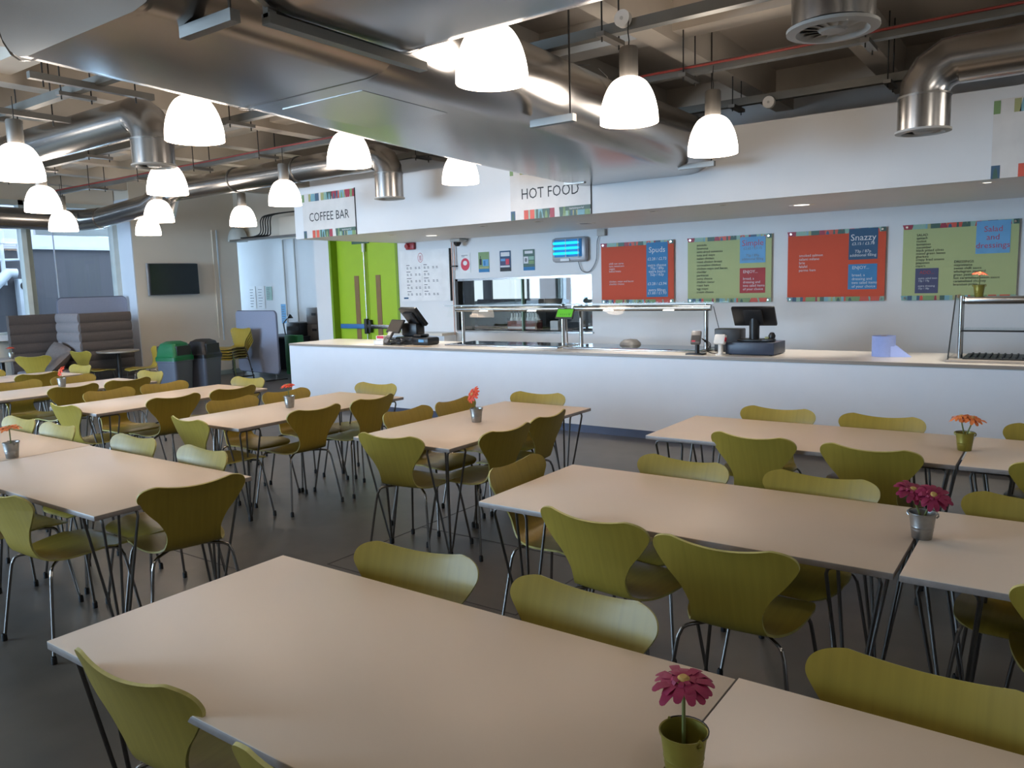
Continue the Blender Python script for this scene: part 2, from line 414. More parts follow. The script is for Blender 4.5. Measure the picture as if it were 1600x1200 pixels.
# recessed downlights
g_dl = 'recessed downlights in the soffit'
DL = [(-9.0+.25, 7.95, .05, 0), (-7.54, 7.84, .05, 0), (-7.35, 8.44, .11, 1), (-5.84, 7.65, .05, 0), (-5.05, 7.67, .05, 0), (-4.86, 8.44, .11, 0), (-3.58, 7.61, .05, 0), (-2.81, 7.56, .05, 0), (-2.25, 8.27, .11, 1), (-.59, 7.56, .05, 1)]
DLN = ['above the left end of the counter', 'above the coffee till, front row', 'lit large, above the coffee menu board', 'above the HOT FOOD sign, left of two', 'above the HOT FOOD sign, right of two', 'large unlit one above the fly killer', 'in front of the Spuds menu board', 'in front of the Simple menu board', 'lit large, in front of Snazzy menu board', 'glaring one below the right-hand sign']
for (x, y, r, on), w in zip(DL, DLN):
    t = thing('downlight', 'recessed soffit downlight '+w, 'downlight', (x, y, 2.37), group=g_dl)
    MB().lathe([(r*.72, -.004), (r, -.006), (r+.012, -.001), (r+.012, .0)], 'white_plastic', 24).build('trim_ring', t)
    MB().lathe([(0.0001, -.002), (r*.72, -.002)], 'downlight_glow' if on else 'chrome', 20).build('lens', t)

# ------------------------------------------------------------------ menu boards
def board(name, x0, label, face):
    t = thing(name, label, 'menu board', (x0, YK-.003, 1.36), group='menu boards on the servery wall')
    MB().box((0, -.03, 0), (1.05, -.022, .805), face).build('panel', t)
    a = MB(); band(a, 0, 1.05, .755, .805, -.0315, 5); a.build('upper_pattern_strip', t)
    b = MB(); band(b, 0, 1.05, 0, .05, -.0315, 9); b.build('lower_pattern_strip', t)
    for x in (.035, 1.015):
        for z in (.025, .78): MB().cyl((x, 0, z), (x, -.042, z), .012, 'chrome', 12).build('fixing_stud', t)
    return t
def lines(t, ls, x, z, size, step, m, align='LEFT', y=-.0345):
    b = MB()
    for i, s in enumerate(ls):
        if s: b.text(s, size, x, z-i*step, m, y, align)
    return b.build('lettering', t)
def card(t, x0, x1, z0, z1, m): return MB().box((x0, -.034, z0), (x1, -.03, z1), m).build('colour_panel', t)
EN = ['bread, a', 'dressing and', 'two salad items', 'of your choice']
t = board('menu_board', -5.19, 'coral menu board headed Spuds with a tall blue panel', 'board_coral')
card(t, .67, .97, .08, .78, 'board_blue')
lines(t, ['Spuds'], .82, .655, .1, .1, 'text_white', 'CENTER')
lines(t, ['\u00a32.28 / \u00a32.73', '', 'extra cheese', '75p / 89p', 'extra beans', '52p / 62p', '', '', '\u00a33.28 / \u00a33.94', '', 'extra fillings', '\u00a31.60 / \u00a31.93'], .82, .555, .05, .04, 'text_white', 'CENTER')
lines(t, ['chilli con carne', 'tuna sweetcorn', 'veggie', 'baked beans', '', '', '', 'chicken, mayo and bacon', 'cheddar cheese'], .12, .52, .036, .034, 'text_white')
t = board('menu_board', -3.95, 'pale green menu board headed Simple with blue and red panels', 'board_green')
card(t, .67, .98, .47, .78, 'board_sky'); card(t, .67, .98, .11, .41, 'board_redbox')
lines(t, ['Simple'], .825, .675, .1, .1, 'ink_red', 'CENTER'); lines(t, ['\u00a32.65 / \u00a33.15', '', '75p / 89p', 'additional filling'], .825, .63, .042, .042, 'ink_soft', 'CENTER')
lines(t, ['ENJOY...'], .71, .35, .05, .05, 'text_white'); lines(t, EN, .71, .27, .042, .042, 'text_white')
lines(t, ['avocado', 'houmous', 'semi-dried tomatoes', 'tuna and mayo', 'italian chicken', 'roast chicken breast', 'coronation chicken', 'chicken mayo and bacon', 'cheddar', 'parmesan', 'swiss cheese', 'chicken caesar', 'roast ham', 'egg mayo', 'cream cheese'], .12, .70, .04, .0415, 'ink')
t = board('menu_board', -2.71, 'coral menu board headed Snazzy with two blue panels', 'board_coral')
card(t, .67, .97, .46, .80, 'board_slate'); card(t, .67, .97, .13, .41, 'board_blue')
lines(t, ['Snazzy'], .82, .67, .1, .1, 'text_white', 'CENTER'); lines(t, ['\u00a33.15 / \u00a33.78', '', '73p / 87p', 'additional filling'], .82, .62, .044, .042, 'text_white', 'CENTER')
lines(t, ['ENJOY...'], .71, .355, .05, .05, 'text_white'); lines(t, EN, .71, .275, .042, .042, 'text_white')
lines(t, ['smoked salmon', 'salami milano', 'brie', 'falafel', 'parma ham'], .13, .515, .042, .042, 'text_white')
t = board('menu_board', -1.49, 'pale green menu board headed Salad and dressings', 'board_green')
card(t, .68, .98, .47, .80, 'board_sky'); card(t, .13, .35, .075, .34, 'board_purple')
lines(t, ['Salad', 'and', 'dressings'], .83, .69, .082, .082, 'ink_red', 'CENTER')
lines(t, ['SALAD', 'spinach', 'rocket', 'tomatoes', 'cucumber', 'black pitted olives', 'mixed green leaves', 'gherkins', 'crispy fried onions', 'jalapenos', 'capers'], .13, .68, .036, .0325, 'ink')
lines(t, ['DRESSINGS', 'mayonnaise', 'sweet chilli sauce', 'wholegrain mustard', 'green pesto', 'hot caramelised onion sauce', 'caramelised chutney', 'branston pickle'], .49, .385, .036, .0335, 'ink')
lines(t, ['ADD...'], .17, .28, .05, .05, 'board_redbox'); lines(t, ['extra salad item', '15p / 19p', '', 'extra dressing', '15p / 18p'], .16, .225, .028, .027, 'text_white')
# coffee price board
t = thing('menu_board', 'white coffee price board with small grey lettering beside green doors', 'menu board', (-8.9, YK-.003, 1.43))
MB().box((0, -.03, 0), (1.05, -.022, .81), 'paper_white').build('panel', t)
MB().box((1.04, -.04, .0), (1.055, -.0, .81), 'dark_metal').build('edge', t)
b = MB(); cx, cz = .44, .69
for i in range(24):
    a0, a1 = 2*PI*i/24, 2*PI*(i+1)/24
    b.raw([(cx+.055*math.cos(a0), -.0312, cz+.075*math.sin(a0)), (cx+.055*math.cos(a1), -.0312, cz+.075*math.sin(a1)), (cx+.047*math.cos(a1), -.0312, cz+.066*math.sin(a1)), (cx+.047*math.cos(a0), -.0312, cz+.066*math.sin(a0))], [(0, 1, 2, 3)], 'ink_red')
for i in range(4): b.box((cx-.025, -.0312, cz-.04+i*.02), (cx+.025, -.0308, cz-.03+i*.02), 'ink_red')
b.build('emblem', t)
b = MB()
for c0 in (.13, .50):
    for rw in range(5):
        z = .57-rw*.105
        b.box((c0, -.0312, z), (c0+.07+.015*(rw % 3), -.0308, z+.012), 'ink_soft')
        for k_ in range(4):
            if c0 > .4 and rw in (1, 3) and k_ > 1: continue
            xx = c0+.005+k_*.075+(.03 if k_ > 1 else 0)
            b.box((xx, -.0312, z-.035), (xx+.035, -.0308, z-.024), 'ink_soft'); b.box((xx, -.0312, z-.054), (xx+.04, -.0308, z-.044), 'ink_soft')
b.box((.462, -.0312, .06), (.464, -.0308, .57), 'ink_soft'); b.box((.05, -.0312, .04), (.15, -.0308, .065), 'board_slate')
b.build('lettering', t)

# posters
def poster(x, label, draw):
    t = thing('poster', label, 'poster', (x, YK, 1.85), group='small posters above the hatch'); MB().box((0, -.006, 0), (.2, -.001, .3), 'paper_white').build('sheet', t)
    b = MB(); draw(b); b.build('printing', t)
def pq(b, x0, x1, z0, z1, m, y=-.0075): b.box((x0, y, z0), (x1, -.006, z1), m)
def disc(b, x, z, rx, rz, m, y=-.008): b.plate([(x+rx*math.cos(2*PI*i/20), z+rz*math.sin(2*PI*i/20)) for i in range(20)], .002, m, Matrix.Translation((0, y, 0)))
def p1(b): disc(b, .1, .13, .085, .095, 'pinkred'); disc(b, .1, .15, .04, .035, 'paper_white', -.0095); pq(b, .03, .15, .262, .27, 'ink_soft'); pq(b, .03, .09, .245, .252, 'ink_soft')
def p2(b): pq(b, 0, .2, .05, .3, 'pat_green'); pq(b, 0, .2, 0, .05, 'board_blue'); pq(b, .02, .06, .11, .2, 'ink', -.009); pq(b, .035, .045, .2, .24, 'ink', -.009); pq(b, .08, .19, .09, .19, 'board_sky', -.009); pq(b, .1, .13, .1, .17, 'board_blue', -.011); pq(b, .02, .19, .055, .08, 'pat_olive', -.009)
def p3(b): pq(b, 0, .2, 0, .3, 'board_slate'); pq(b, .02, .18, .22, .28, 'text_white', -.009); pq(b, .01, .19, .07, .2, 'board_purple', -.009); pq(b, .02, .1, .15, .185, 'board_sky', -.011); pq(b, .11, .17, .1, .18, 'pinkred', -.011); pq(b, .01, .18, .06, .085, 'text_white', -.011); pq(b, .0, .2, 0, .055, 'ink', -.009)
def p4(b): pq(b, 0, .2, .05, .3, 'pat_dkgreen'); pq(b, .03, .17, .24, .28, 'text_white', -.009); pq(b, .01, .09, .1, .2, 'text_white', -.009); pq(b, .1, .19, .15, .2, 'pat_teal', -.009); pq(b, .1, .19, .09, .14, 'pat_green', -.009); pq(b, 0, .2, 0, .05, 'board_blue'); disc(b, .05, .15, .02, .03, 'ink_soft', -.011)
poster(-7.67, 'white poster with a pink-red disc, beside the copper pipe', p1)
poster(-7.31, 'lime green poster with a bottle and blue foot', p2)
poster(-6.91, 'navy poster with pale heading and pink patch', p3)
poster(-6.49, 'dark green poster left of the blue-lit fly killer', p4)

# wall fittings
t = thing('fly_killer', 'grey wall unit with glowing cyan insect tubes', 'insect killer', (-5.95, YK, 1.94))
MB().box((0, -.1, 0), (.56, -.002, .34), 'tv_frame', bev=.045).build('casing', t)
MB().box((.06, -.108, .07), (.5, -.1, .31), 'board_blue').build('reflector', t)
for z in (.12, .19, .26): MB().cyl((.06, -.125, z), (.46, -.125, z), .018, 'uv_tube', 12).build('tube', t)
b = MB()
for x in (.05, .26, .46): b.box((x, -.145, .06), (x+.01, -.14, .31), 'vent_grey')
b.box((.05, -.145, .055), (.47, -.14, .065), 'vent_grey'); b.build('guard', t)
MB().box((.16, -.115, .015), (.3, -.1, .05), 'paper_white').build('label_plate', t)
t = thing('power_cable', 'thin grey cable drooping from the fly killer to a socket', 'cable', (0, 0, 0))
MB().tube(catmull([(-5.55, YK-.03, 1.95), (-5.5, YK-.03, 1.82), (-5.38, YK-.03, 1.8), (-5.27, YK-.03, 1.95), (-5.25, YK-.03, 2.2), (-5.2, YK-.03, 2.3)], 5), .006, 'ink_soft', 6).build('flex', t)
MB().box((-5.24, YK-.06, 2.27), (-5.12, YK-.001, 2.36), 'vent_grey', bev=.008).build('socket_box', t)
t = thing('fire_alarm_sounder', 'dark red alarm sounder high beside the green doors', 'alarm', (-8.66, YK, 2.31))
MB().box((-.09, -.06, -.055), (.09, -.001, .055), 'red_plastic', bev=.015).build('base', t); MB().cyl((-.035, -.06, 0), (-.035, -.1, 0), .045, 'red_plastic', 18, .035).build('horn', t)
t = thing('security_camera', 'white dome security camera under the soffit', 'camera', (-7.6, YK-.14, 2.37))
MB().box((-.1, -.07, -.055), (.1, .13, -.001), 'vent_grey', bev=.02).build('housing', t); MB().lathe([(.06, -.05), (.055, -.085), (.03, -.115), (.0001, -.12)], 'screen', 20).build('dome', t)
t = thing('copper_pipe', 'pair of thin copper pipes running down the wall', 'pipe', (-7.8, YK-.04, 0))
MB().cyl((0, 0, .9), (0, 0, 2.37), .01, 'copper', 10).cyl((.05, 0, 1.9), (.05, 0, 2.37), .01, 'copper', 10).build('pipe_run', t)
MB().box((-.02, -.02, 1.95), (.08, .039, 1.97), 'dark_metal').build('clip', t)

# serving hatch
hw = MB().box((H0-.02, YK-.01, HZ1-.03), (H1, YK+.14, HZ1), 'chrome').box((H0-.02, YK-.01, HZ0), (H0+.03, YK+.14, HZ1), 'dark_metal').box((H0, YK-.03, HZ0-.02), (H1+.02, YK+.25, HZ0), 'chrome')
h1 = struct(hw, 'window_2', 'glazed serving hatch with sliding panes')
for a, b_, y in ((H0+.03, -6.55, YK+.05), (-6.6, H1, YK+.09)):
    p = MB().raw([(a, y, HZ0), (b_, y, HZ0), (b_, y, HZ1-.03), (a, y, HZ1-.03)], [(0, 1, 2, 3)], 'glass_hatch').build('pane', h1)
MB().box((-6.575, YK+.04, HZ0), (-6.555, YK+.1, HZ1-.03), 'pat_teal').build('pane_edge', h1)
kt = thing('kitchen_doorframe', 'olive green doorframe with pale glass inside the hatch', 'doorframe', (-8.05, 10.05, 0))
MB().box((-.42, 0, 0), (.1, .06, 2.2), 'olive_frame').build('frame', kt); MB().box((-.3, -.01, 1.35), (-.12, 0, 1.95), 'kitchen_wall').build('glazing', kt)
kb = thing('kitchen_bench', 'stainless kitchen bench seen through the hatch', 'bench', (-8.6, 12.2, 0))
MB().box((-1.6, -.4, .84), (3.6, .5, .88), 'steel').box((-1.6, .48, .88), (1.6, .5, 1.12), 'steel').build('benchtop', kb); MB().box((-1.55, -.35, .0), (3.55, .45, .84), 'kitchen_panel').build('base_unit', kb)
tag(MB().box((-9.6, 12.3, .88), (-8.0, 12.36, 1.38), 'kitchen_panel', bev=.02).build('splash_screen'), 'grey screen on the kitchen bench behind the hatch', 'screen')
ov = thing('oven', 'dark oven inside the kitchen, right part of hatch', 'oven', (-6.6, 11.2, 0))
MB().box((-.4, 0, 0), (.4, .7, 1.22), 'desk_dark', bev=.02).build('casing', ov); MB().box((-.3, -.02, .5), (.3, 0, .95), 'screen').build('door', ov)
kl = MB().box((-7.9, 11.2, 2.55), (-5.2, 11.8, 2.585), 'kitchen_fill_glow'); tag(kl.build('kitchen_fill_panel'), 'added glowing panel that lights the kitchen behind the hatch', 'light')  # emissive panel added to light the kitchen interior
for a_, b_, c_ in ((-10.5, -10.28, 'narrow left'), (-10.0, -9.14, 'wide middle'), (-9.06, -8.82, 'narrow right'), (-7.68, -7.5, 'far right slender')):  # emissive panes that give the bright patches behind the hatch
    t = thing('kitchen_glow_pane', c_+' bright glowing pane at back of the kitchen', 'window', (0, 0, 0), group='glowing kitchen panes')
    MB().box((a_, 13.385, 1.32), (b_, 13.398, 2.3), 'kitchen_glow_pane').build('pane', t); MB().box((a_-.03, 13.38, 1.29), (a_, 13.399, 2.33), 'window_frame').build('frame', t)
cr = thing('bottle_carrier', 'printed carton holding the bottles on the hatch sill', 'carton', (-6.68, YK+.3, HZ0))
MB().box((-.28, -.1, 0), (.24, -.09, .14), 'bottle_red').box((-.28, .08, 0), (.24, .09, .14), 'bottle_red').box((-.28, -.1, 0), (-.27, .09, .18), 'ink').box((.23, -.1, 0), (.24, .09, .14), 'bottle_red').box((-.28, -.1, 0), (.24, .09, .006), 'ink').build('carton_sleeve', cr)
MB().box((-.27, -.102, .02), (.23, -.1, .05), 'text_white').build('printing', cr)
proto = None
for i in range(10):
    x = -6.91+.098*(i//2); y = YK+.26+.08*(i % 2)
    if proto is None:
        proto = thing('sauce_bottle', 'clear necked bottle standing in the carton on the hatch sill', 'bottle', (x, y, HZ0+.006), group='bottles in the hatch carton')
        MB().lathe([(.0001, 0), (.034, 0), (.034, .13), (.028, .16), (.012, .19), (.011, .25), (.0001, .25)], 'bottle_clear', 14).build('body', proto)
        MB().lathe([(.0125, .245), (.0125, .275), (.0001, .275)], 'black_plastic', 12).build('cap', proto)
    else: dup(proto, (x, y, HZ0+.006))
bx = MB().box((-6.2, YK+.22, HZ0), (-6.06, YK+.32, HZ0+.14), 'paper_white', bev=.01)
tag(bx.build('napkin_box'), 'small white box at right of the bottle carton', 'box')

# ------------------------------------------------------------------ counter equipment
def gantry(x0, x1, label):
    t = thing('heated_gantry', label, 'gantry', (x0, 7.95, .9)); L = x1-x0
    MB().box((-.02, -.3, 0), (L+.02, .3, .018), 'steel', bev=.004).build('base_frame', t)
    MB().box((.05, -.22, .018), (L-.05, .24, .022), 'hotplate').build('hot_plate', t)
    for x in (.07, L-.07): MB().cyl((x, -.02, .018), (x, -.02, .5), .024, 'chrome', 14).build('post', t)
    MB().tube([(0.0, -.06, .455), (L, -.06, .455)], .033, 'steel', 14).build('lamp_housing', t)
    for q in (.28, .72):
        MB().box((L*q-.06, -.1, .427), (L*q+.06, -.075, .436), 'downlight_glow').build('heat_lamp', t)
    MB().box((-.08, -.2, .503), (L+.08, .22, .511), 'glass_clear').box((-.08, -.202, .5), (L+.08, -.2, .513), 'galv_dull').build('glass_shelf', t)
    MB().raw([(-.05, -.14, .5), (L+.05, -.14, .5), (L+.05, -.2, .36), (-.05, -.2, .36)], [(0, 1, 2, 3)], 'glass_clear').build('sneeze_guard', t)
    return t
gantry(-6.5, -4.83, 'chrome heated gantry over hot plates, in front of the hatch')
gantry(-4.72, -3.05, 'chrome heated gantry over hot plates, below the Spuds board')
t = thing('price_display', 'tilted black display with green face between the gantries', 'display', (-4.76, 7.76, 1.24))
M = T(0, 0, .06, R(-25), 0, R(-8))
MB().box((-.13, -.012, -.065), (.13, .006, .065), 'black_plastic', M, .006).build('frame', t); MB().box((-.115, -.0145, -.045), (.115, -.012, .052), 'green_lit', M).build('screen', t)
b = MB()
for i in range(4): b.text('0', .03, -.06+i*.03, -.025, 'ink', -.016, M=M)
b.text('V', .05, .06, -.03, 'ink', -.016, M=M); b.build('lettering', t)
MB().cyl((0, .04, -.34), (0, .02, .03), .009, 'chrome', 8).build('stalk', t)
# till 1 with customer display, printer, card reader, cables
t = thing('cash_till', 'black touchscreen till with rear customer display, coffee bar end', 'till', (-7.23, 7.78, .9))
MB().box((-.16, -.14, 0), (.16, .2, .1), 'black_plastic', bev=.02).box((-.13, -.04, .1), (.15, .14, .28), 'black_plastic', bev=.03).build('base', t)
M = T(.02, .06, .37, R(38), 0, R(-16))
MB().box((-.21, -.035, -.15), (.21, .02, .15), 'black_plastic', M, .015).box((-.12, -.07, -.1), (.12, -.03, .1), 'black_soft', M, .015).build('monitor', t)
M = T(-.15, -.12, .24, R(-32), 0, R(-14))
MB().box((-.16, -.012, -.1), (.16, .012, .1), 'black_plastic', M, .006).build('customer_display', t)
MB().box((-.145, -.0145, -.085), (.145, -.012, .085), 'screen', M).build('display_glass', t)
t = thing('receipt_printer', 'black receipt printer at right of the coffee till', 'printer', (-6.92, 7.7, .9))
MB().box((-.13, -.1, 0), (.16, .14, .1), 'black_plastic', bev=.025).box((-.12, -.08, .1), (.02, .1, .14), 'black_plastic', bev=.02).build('body', t); MB().box((0, -.104, .04), (.09, -.1, .075), 'board_sky').build('badge', t)
t = thing('card_reader', 'grey keypad card reader leaning on the coffee till', 'card reader', (-7.42, 7.56, .9))
M = T(0, 0, .1, R(-35), 0, R(-10))
MB().box((-.045, -.015, -.09), (.045, .025, .09), 'cabinet_grey', M, .01).build('body', t); MB().box((-.035, -.017, .02), (.035, -.015, .075), 'vent_grey', M).build('screen', t)
MB().box((-.05, -.02, 0), (.05, .09, .03), 'black_plastic', bev=.008).build('cradle', t)
t = thing('loyalty_box', 'small white box with red band beside the coffee till', 'box', (-7.55, 7.56, .9))
MB().box((-.1, -.06, 0), (.08, .07, .06), 'white_plastic', bev=.005).box((-.06, -.05, .06), (.08, .06, .12), 'white_plastic', bev=.005).build('carton', t)
MB().box((-.04, -.052, .085), (.08, -.05, .12), 'pinkred').build('band', t)
t = thing('cable_tangle', 'tangle of black cables in front of the coffee till', 'cable', (-7.2, 7.5, .9)); b = MB()
for i in range(6):
    q = random.Random(i); b.tube(catmull([(q.uniform(-.2, .2), q.uniform(-.05, .05), q.uniform(.01, .1)) for _ in range(6)], 5), .005, 'black_plastic', 6)
b.build('cables', t)
tag(MB().box((-6.98, 7.38, .9), (-6.62, 7.52, .904), 'brown_box').build('paper_sheet'), 'brown paper sheet on the worktop in front of the till', 'paper')
tag(MB().box((-8.0, 7.4, .9), (-7.55, 7.6, .903), 'paper_white').build('white_sheet'), 'white paper sheet lying on the counter left of till', 'paper')
t = thing('wall_shelf', 'low pale shelf against the wall below the coffee board', 'shelf', (-8.3, YK-.3, 0))
MB().box((-.6, -.05, .9), (.5, .29, .94), 'worktop_beige').build('shelf_top', t); MB().box((-.6, .0, .0), (.5, .29, .9), 'counter_white').build('carcass', t)
# till 2
t = thing('cash_box', 'navy cash drawer box under the right-hand till', 'cash box', (-2.53, 7.72, .9)); MB().box((-.24, -.17, .006), (.24, .2, .125), 'till_navy', bev=.006).build('case', t)
for x in (-.2, .2):
    for y in (-.14, .16): MB().cyl((x, y, 0), (x, y, .008), .015, 'rubber', 8).build('foot', t)
t = thing('cash_till', 'black touchscreen till on the navy cash drawer', 'till', (-2.55, 7.76, 1.026))
MB().box((-.14, -.1, 0), (.14, .12, .02), 'black_plastic', bev=.006).cyl((0, 0, .02), (0, 0, .24), .05, 'black_plastic', 18).build('stand', t)
M = T(0, -.01, .25, R(40), 0, R(5))
MB().box((-.21, -.02, -.12), (.21, .015, .12), 'black_plastic', M, .008).box((-.09, -.045, -.08), (.09, -.02, .11), 'black_soft', M, .01).build('monitor', t)
t = thing('barcode_scanner', 'small black scanner with coiled lead on the cash drawer', 'scanner', (-2.38, 7.68, 1.026))
MB().box((-.06, -.04, 0), (.06, .04, .03), 'black_plastic', bev=.01).lathe([(.0001, .03), (.03, .035), (.035, .06), (.02, .09), (.0001, .095)], 'black_plastic', 14, (.03, 0, 0)).build('body', t); MB().box((-.03, -.043, .03), (.01, 0, .05), 'pat_olive', bev=.006).build('tape', t)
t = thing('radio', 'black box radio with aerial behind the right-hand till', 'radio', (-2.86, 7.9, .9))
MB().box((-.13, -.08, 0), (.15, .08, .24), 'black_plastic', bev=.01).build('case', t); MB().cyl((-.11, 0, .24), (-.17, .0, .47), .004, 'dark_metal', 6).build('aerial', t)
t = thing('card_reader', 'grey and red card reader on a black stand', 'card reader', (-3.04, 7.48, .9))
MB().box((-.1, -.06, 0), (.08, .06, .014), 'black_plastic', bev=.004).cyl((0, .01, .014), (0, .01, .13), .022, 'black_plastic', 12).build('stand', t)
M = T(-.005, -.01, .17, R(-35), 0, R(12)); MB().box((-.05, -.02, -.075), (.05, .02, .075), 'cabinet_grey', M, .012).box((-.04, -.023, -.055), (.04, -.02, .015), 'black_soft', M).build('body', t); MB().box((-.035, -.0235, -.06), (.0, -.021, -.045), 'pinkred', M).build('cancel_key', t)
t = thing('contactless_reader', 'white card terminal on a white post by right till', 'card reader', (-2.8, 7.5, .9))
MB().cyl((0, 0, 0), (0, 0, .012), .05, 'white_plastic').cyl((0, 0, .012), (0, 0, .12), .025, 'white_plastic', 16).build('stand', t)
M = T(0, -.01, .155, R(-20), 0, R(-10)); MB().box((-.06, -.025, -.05), (.06, .02, .05), 'white_plastic', M, .012).build('body', t); MB().box((.058, -.02, -.02), (.062, .01, .02), 'pinkred', M).build('side_key', t)
t = thing('cable_loop', 'black cable looping between reader and cash drawer', 'cable', (-2.93, 7.55, .9)); b = MB()
for i in range(3): b.tube(catmull([(-.08, -.02, .16), (.0, .02, .1-.02*i), (-.03, .0, .03), (.06, .03, .01), (.1, .05, .1)], 5), .004, 'black_plastic', 6)
b.build('flex', t)
# blue roll
t = thing('paper_roll', 'blue paper towel roll standing on the worktop', 'paper roll', (-1.37, 7.82, .9))
MB().lathe([(.028, .001), (.1, .001), (.1, .19), (.028, .19)], 'blue_paper', 36, closed=True).build('roll', t)
MB().lathe([(.026, .001), (.028, .001), (.028, .191), (.026, .191)], 'brown_box', 20, closed=True).build('core', t)
MB().raw([(.07, -.07, .1), (.07, -.07, .001), (.24, -.02, .001), (.1, .0, .11)], [(0, 1, 2, 3)], 'blue_paper').build('loose_end', t)
# refrigerated display case
t = thing('display_case', 'glass display case with chrome rail on the right of counter', 'display case', (-.83, 7.45, .9))
MB().box((0, 0, 0), (2.2, .6, .02), 'edge_strip', bev=.004).build('base_frame', t); b = MB().box((.12, .1, .02), (2.1, .58, .03), 'dark_metal')
for i in range(40): b.box((.16+i*.048, .12, .03), (.172+i*.048, .5, .045), 'black_soft')
b.build('slatted_tray', t)
for x in (.09, 2.1): MB().cyl((x, .2, .02), (x, .2, .55), .022, 'chrome', 14).build('post', t)
MB().box((.11, .14, .48), (2.2, .3, .545), 'chrome', bev=.02).build('top_rail', t)
MB().box((.1, .1, .255), (2.2, .5, .265), 'glass_hatch').box((.1, .095, .253), (2.2, .1, .267), 'dark_metal').build('glass_shelf', t)
MB().raw([(.02, .02, .02), (.02, .55, .02), (.05, .5, .56), (.05, .13, .56)], [(0, 1, 2, 3)], 'glass_hatch').tube([(.02, .02, .02), (.05, .13, .56)], .006, 'dark_metal', 6).build('end_glass', t)
t = thing('serving_bowl', 'upturned grey-brown bowl behind the gantry on the worktop', 'bowl', (-4.15, 8.2, .902))
MB().lathe([(.13, 0), (.12, .04), (.08, .075), (.0001, .085)], 'cabinet_grey', 24).build('bowl_body', t)
MB().lathe([(.126, 0), (.134, 0), (.134, .012), (.126, .012)], 'dark_metal', 24, closed=True).build('rim', t)

# ------------------------------------------------------------------ flowers in buckets
def bucket_flower(loc, label, pot, pet, heads, lean=(0, 0), rz=0., s=1.):
    t = thing('potted_flower', label, 'potted flower', loc, rz, 'table flowers in small buckets')
    pr = [(.0001, .004), (.030, .004), (.0305, .0), (.033, .003), (.036, .03), (.0372, .033), (.0365, .036), (.0375, .042), (.0388, .045), (.038, .048), (.0435, .09), (.0465, .092), (.0465, .096), (.0435, .095), (.042, .088), (.035, .03), (.030, .02), (.0001, .02)]
    MB().lathe([(a, z) for a, z in pr], pot, 30).build('bucket', t)
    b = MB()
    for sx in (-1, 1): b.tube([(sx*.044, 0, .08), (sx*.05, .004, .086), (sx*.049, .004, .094), (sx*.044, 0, .098)], .003, pot, 6)
    b.build('handle_lug', t)
    MB().tube([(.047*math.cos(a), .047*math.sin(a)*.98, .0965+.002*math.sin(a)) for a in [PI*i/14 for i in range(15)]], .0012, 'dark_metal', 6).build('wire_handle', t)
    for hx, hy, hz, tx, ty in heads:
        top = Vector((hx, hy, hz))
        MB().tube(catmull([(lean[0], lean[1], .02), (lean[0]+.2*hx, lean[1]+.2*hy, .08), (hx*.8, hy*.8, hz-.03), (hx, hy, hz)], 4), .0036, 'stem_green', 8).build('stem', t)
        M = Matrix.Translation(top) @ Matrix.Rotation(ty, 4, 'Y') @ Matrix.Rotation(tx, 4, 'X')
        q = random.Random(hz*1000); b = MB()
        for lay, (n, L, up, w) in enumerate(((13, .062, .002, .0098), (11, .052, .008, .009), (9, .028, .012, .0055))):
            for i in range(n):
                a = 2*PI*(i+.4*lay)/n+q.uniform(-.1, .1); l = L*q.uniform(.88, 1.1); dz = q.uniform(-.12, .1); pts = []
                for fr, wf, zz in ((.1, .25, up), (.45, .85, up+.004), (.78, 1., up+.003), (.95, .7, up-.004), (1.0, .25, up-.006)):
                    for sd in (-1, 1): pts.append((fr*l*math.cos(a)-sd*wf*w*math.sin(a), fr*l*math.sin(a)+sd*wf*w*math.cos(a), zz+dz*fr*l-(.0 if sd else 0)))
                fs = [(2*k_, 2*k_+1, 2*k_+3, 2*k_+2) for k_ in range(4)]
                lo = [(x, y, z-.0008) for x, y, z in pts]
                b.raw([M @ Vector(p) for p in pts+lo], fs+[tuple(10+i_ for i_ in f_[::-1]) for f_ in fs]+[(0, 2, 12, 10), (2, 4, 14, 12), (4, 6, 16, 14), (6, 8, 18, 16), (1, 11, 13, 3), (3, 13, 15, 5), (5, 15, 17, 7), (7, 17, 19, 9), (8, 9, 19, 18)], pet)
        b.build('flower_head', t)
        MB().lathe([(.0001, .02), (.007, .0195), (.012, .015), (.013, .008)], 'pollen', 14, M=M).build('flower_eye', t)
    return t
TZ = .72
bucket_flower((-.552, 1.296, TZ), 'large magenta gerbera in olive bucket on the nearest table', 'bucket_green', 'petal_magenta', [(.0, .0, .186, R(5), R(4))], rz=-.5)
bucket_flower((-.385, 3.02, TZ), 'two magenta gerbera heads in a silver bucket', 'bucket_silver', 'petal_magenta', [(-.035, .0, .165, R(20), R(18)), (.03, -.01, .158, R(35), R(20))])
bucket_flower((-.41, 4.66, TZ), 'peach orange gerbera in an olive bucket near right edge', 'bucket_green', 'petal_orange', [(-.02, .0, .17, R(0), R(-10)), (.03, .0, .165, R(10), R(8))])
bucket_flower((-3.3, 4.18, TZ), 'red gerbera tilted left in silver bucket on lengthwise table', 'bucket_silver', 'petal_red', [(-.02, .0, .19, R(55), R(-30))])
bucket_flower((-5.1, 4.03, TZ), 'red-orange gerbera in silver bucket, table behind the aisle', 'bucket_silver', 'petal_red', [(-.01, .0, .175, R(8), 0)])
bucket_flower((-8.6, 3.88, TZ), 'red gerbera tilted steeply in silver bucket at far left', 'bucket_silver', 'petal_red', [(.0, .0, .17, R(60), R(-20))])
bucket_flower((-5.08, 1.97, TZ), 'orange gerbera in silver bucket at the left picture edge', 'bucket_silver', 'petal_orange', [(0, 0, .178, R(5), 0)])
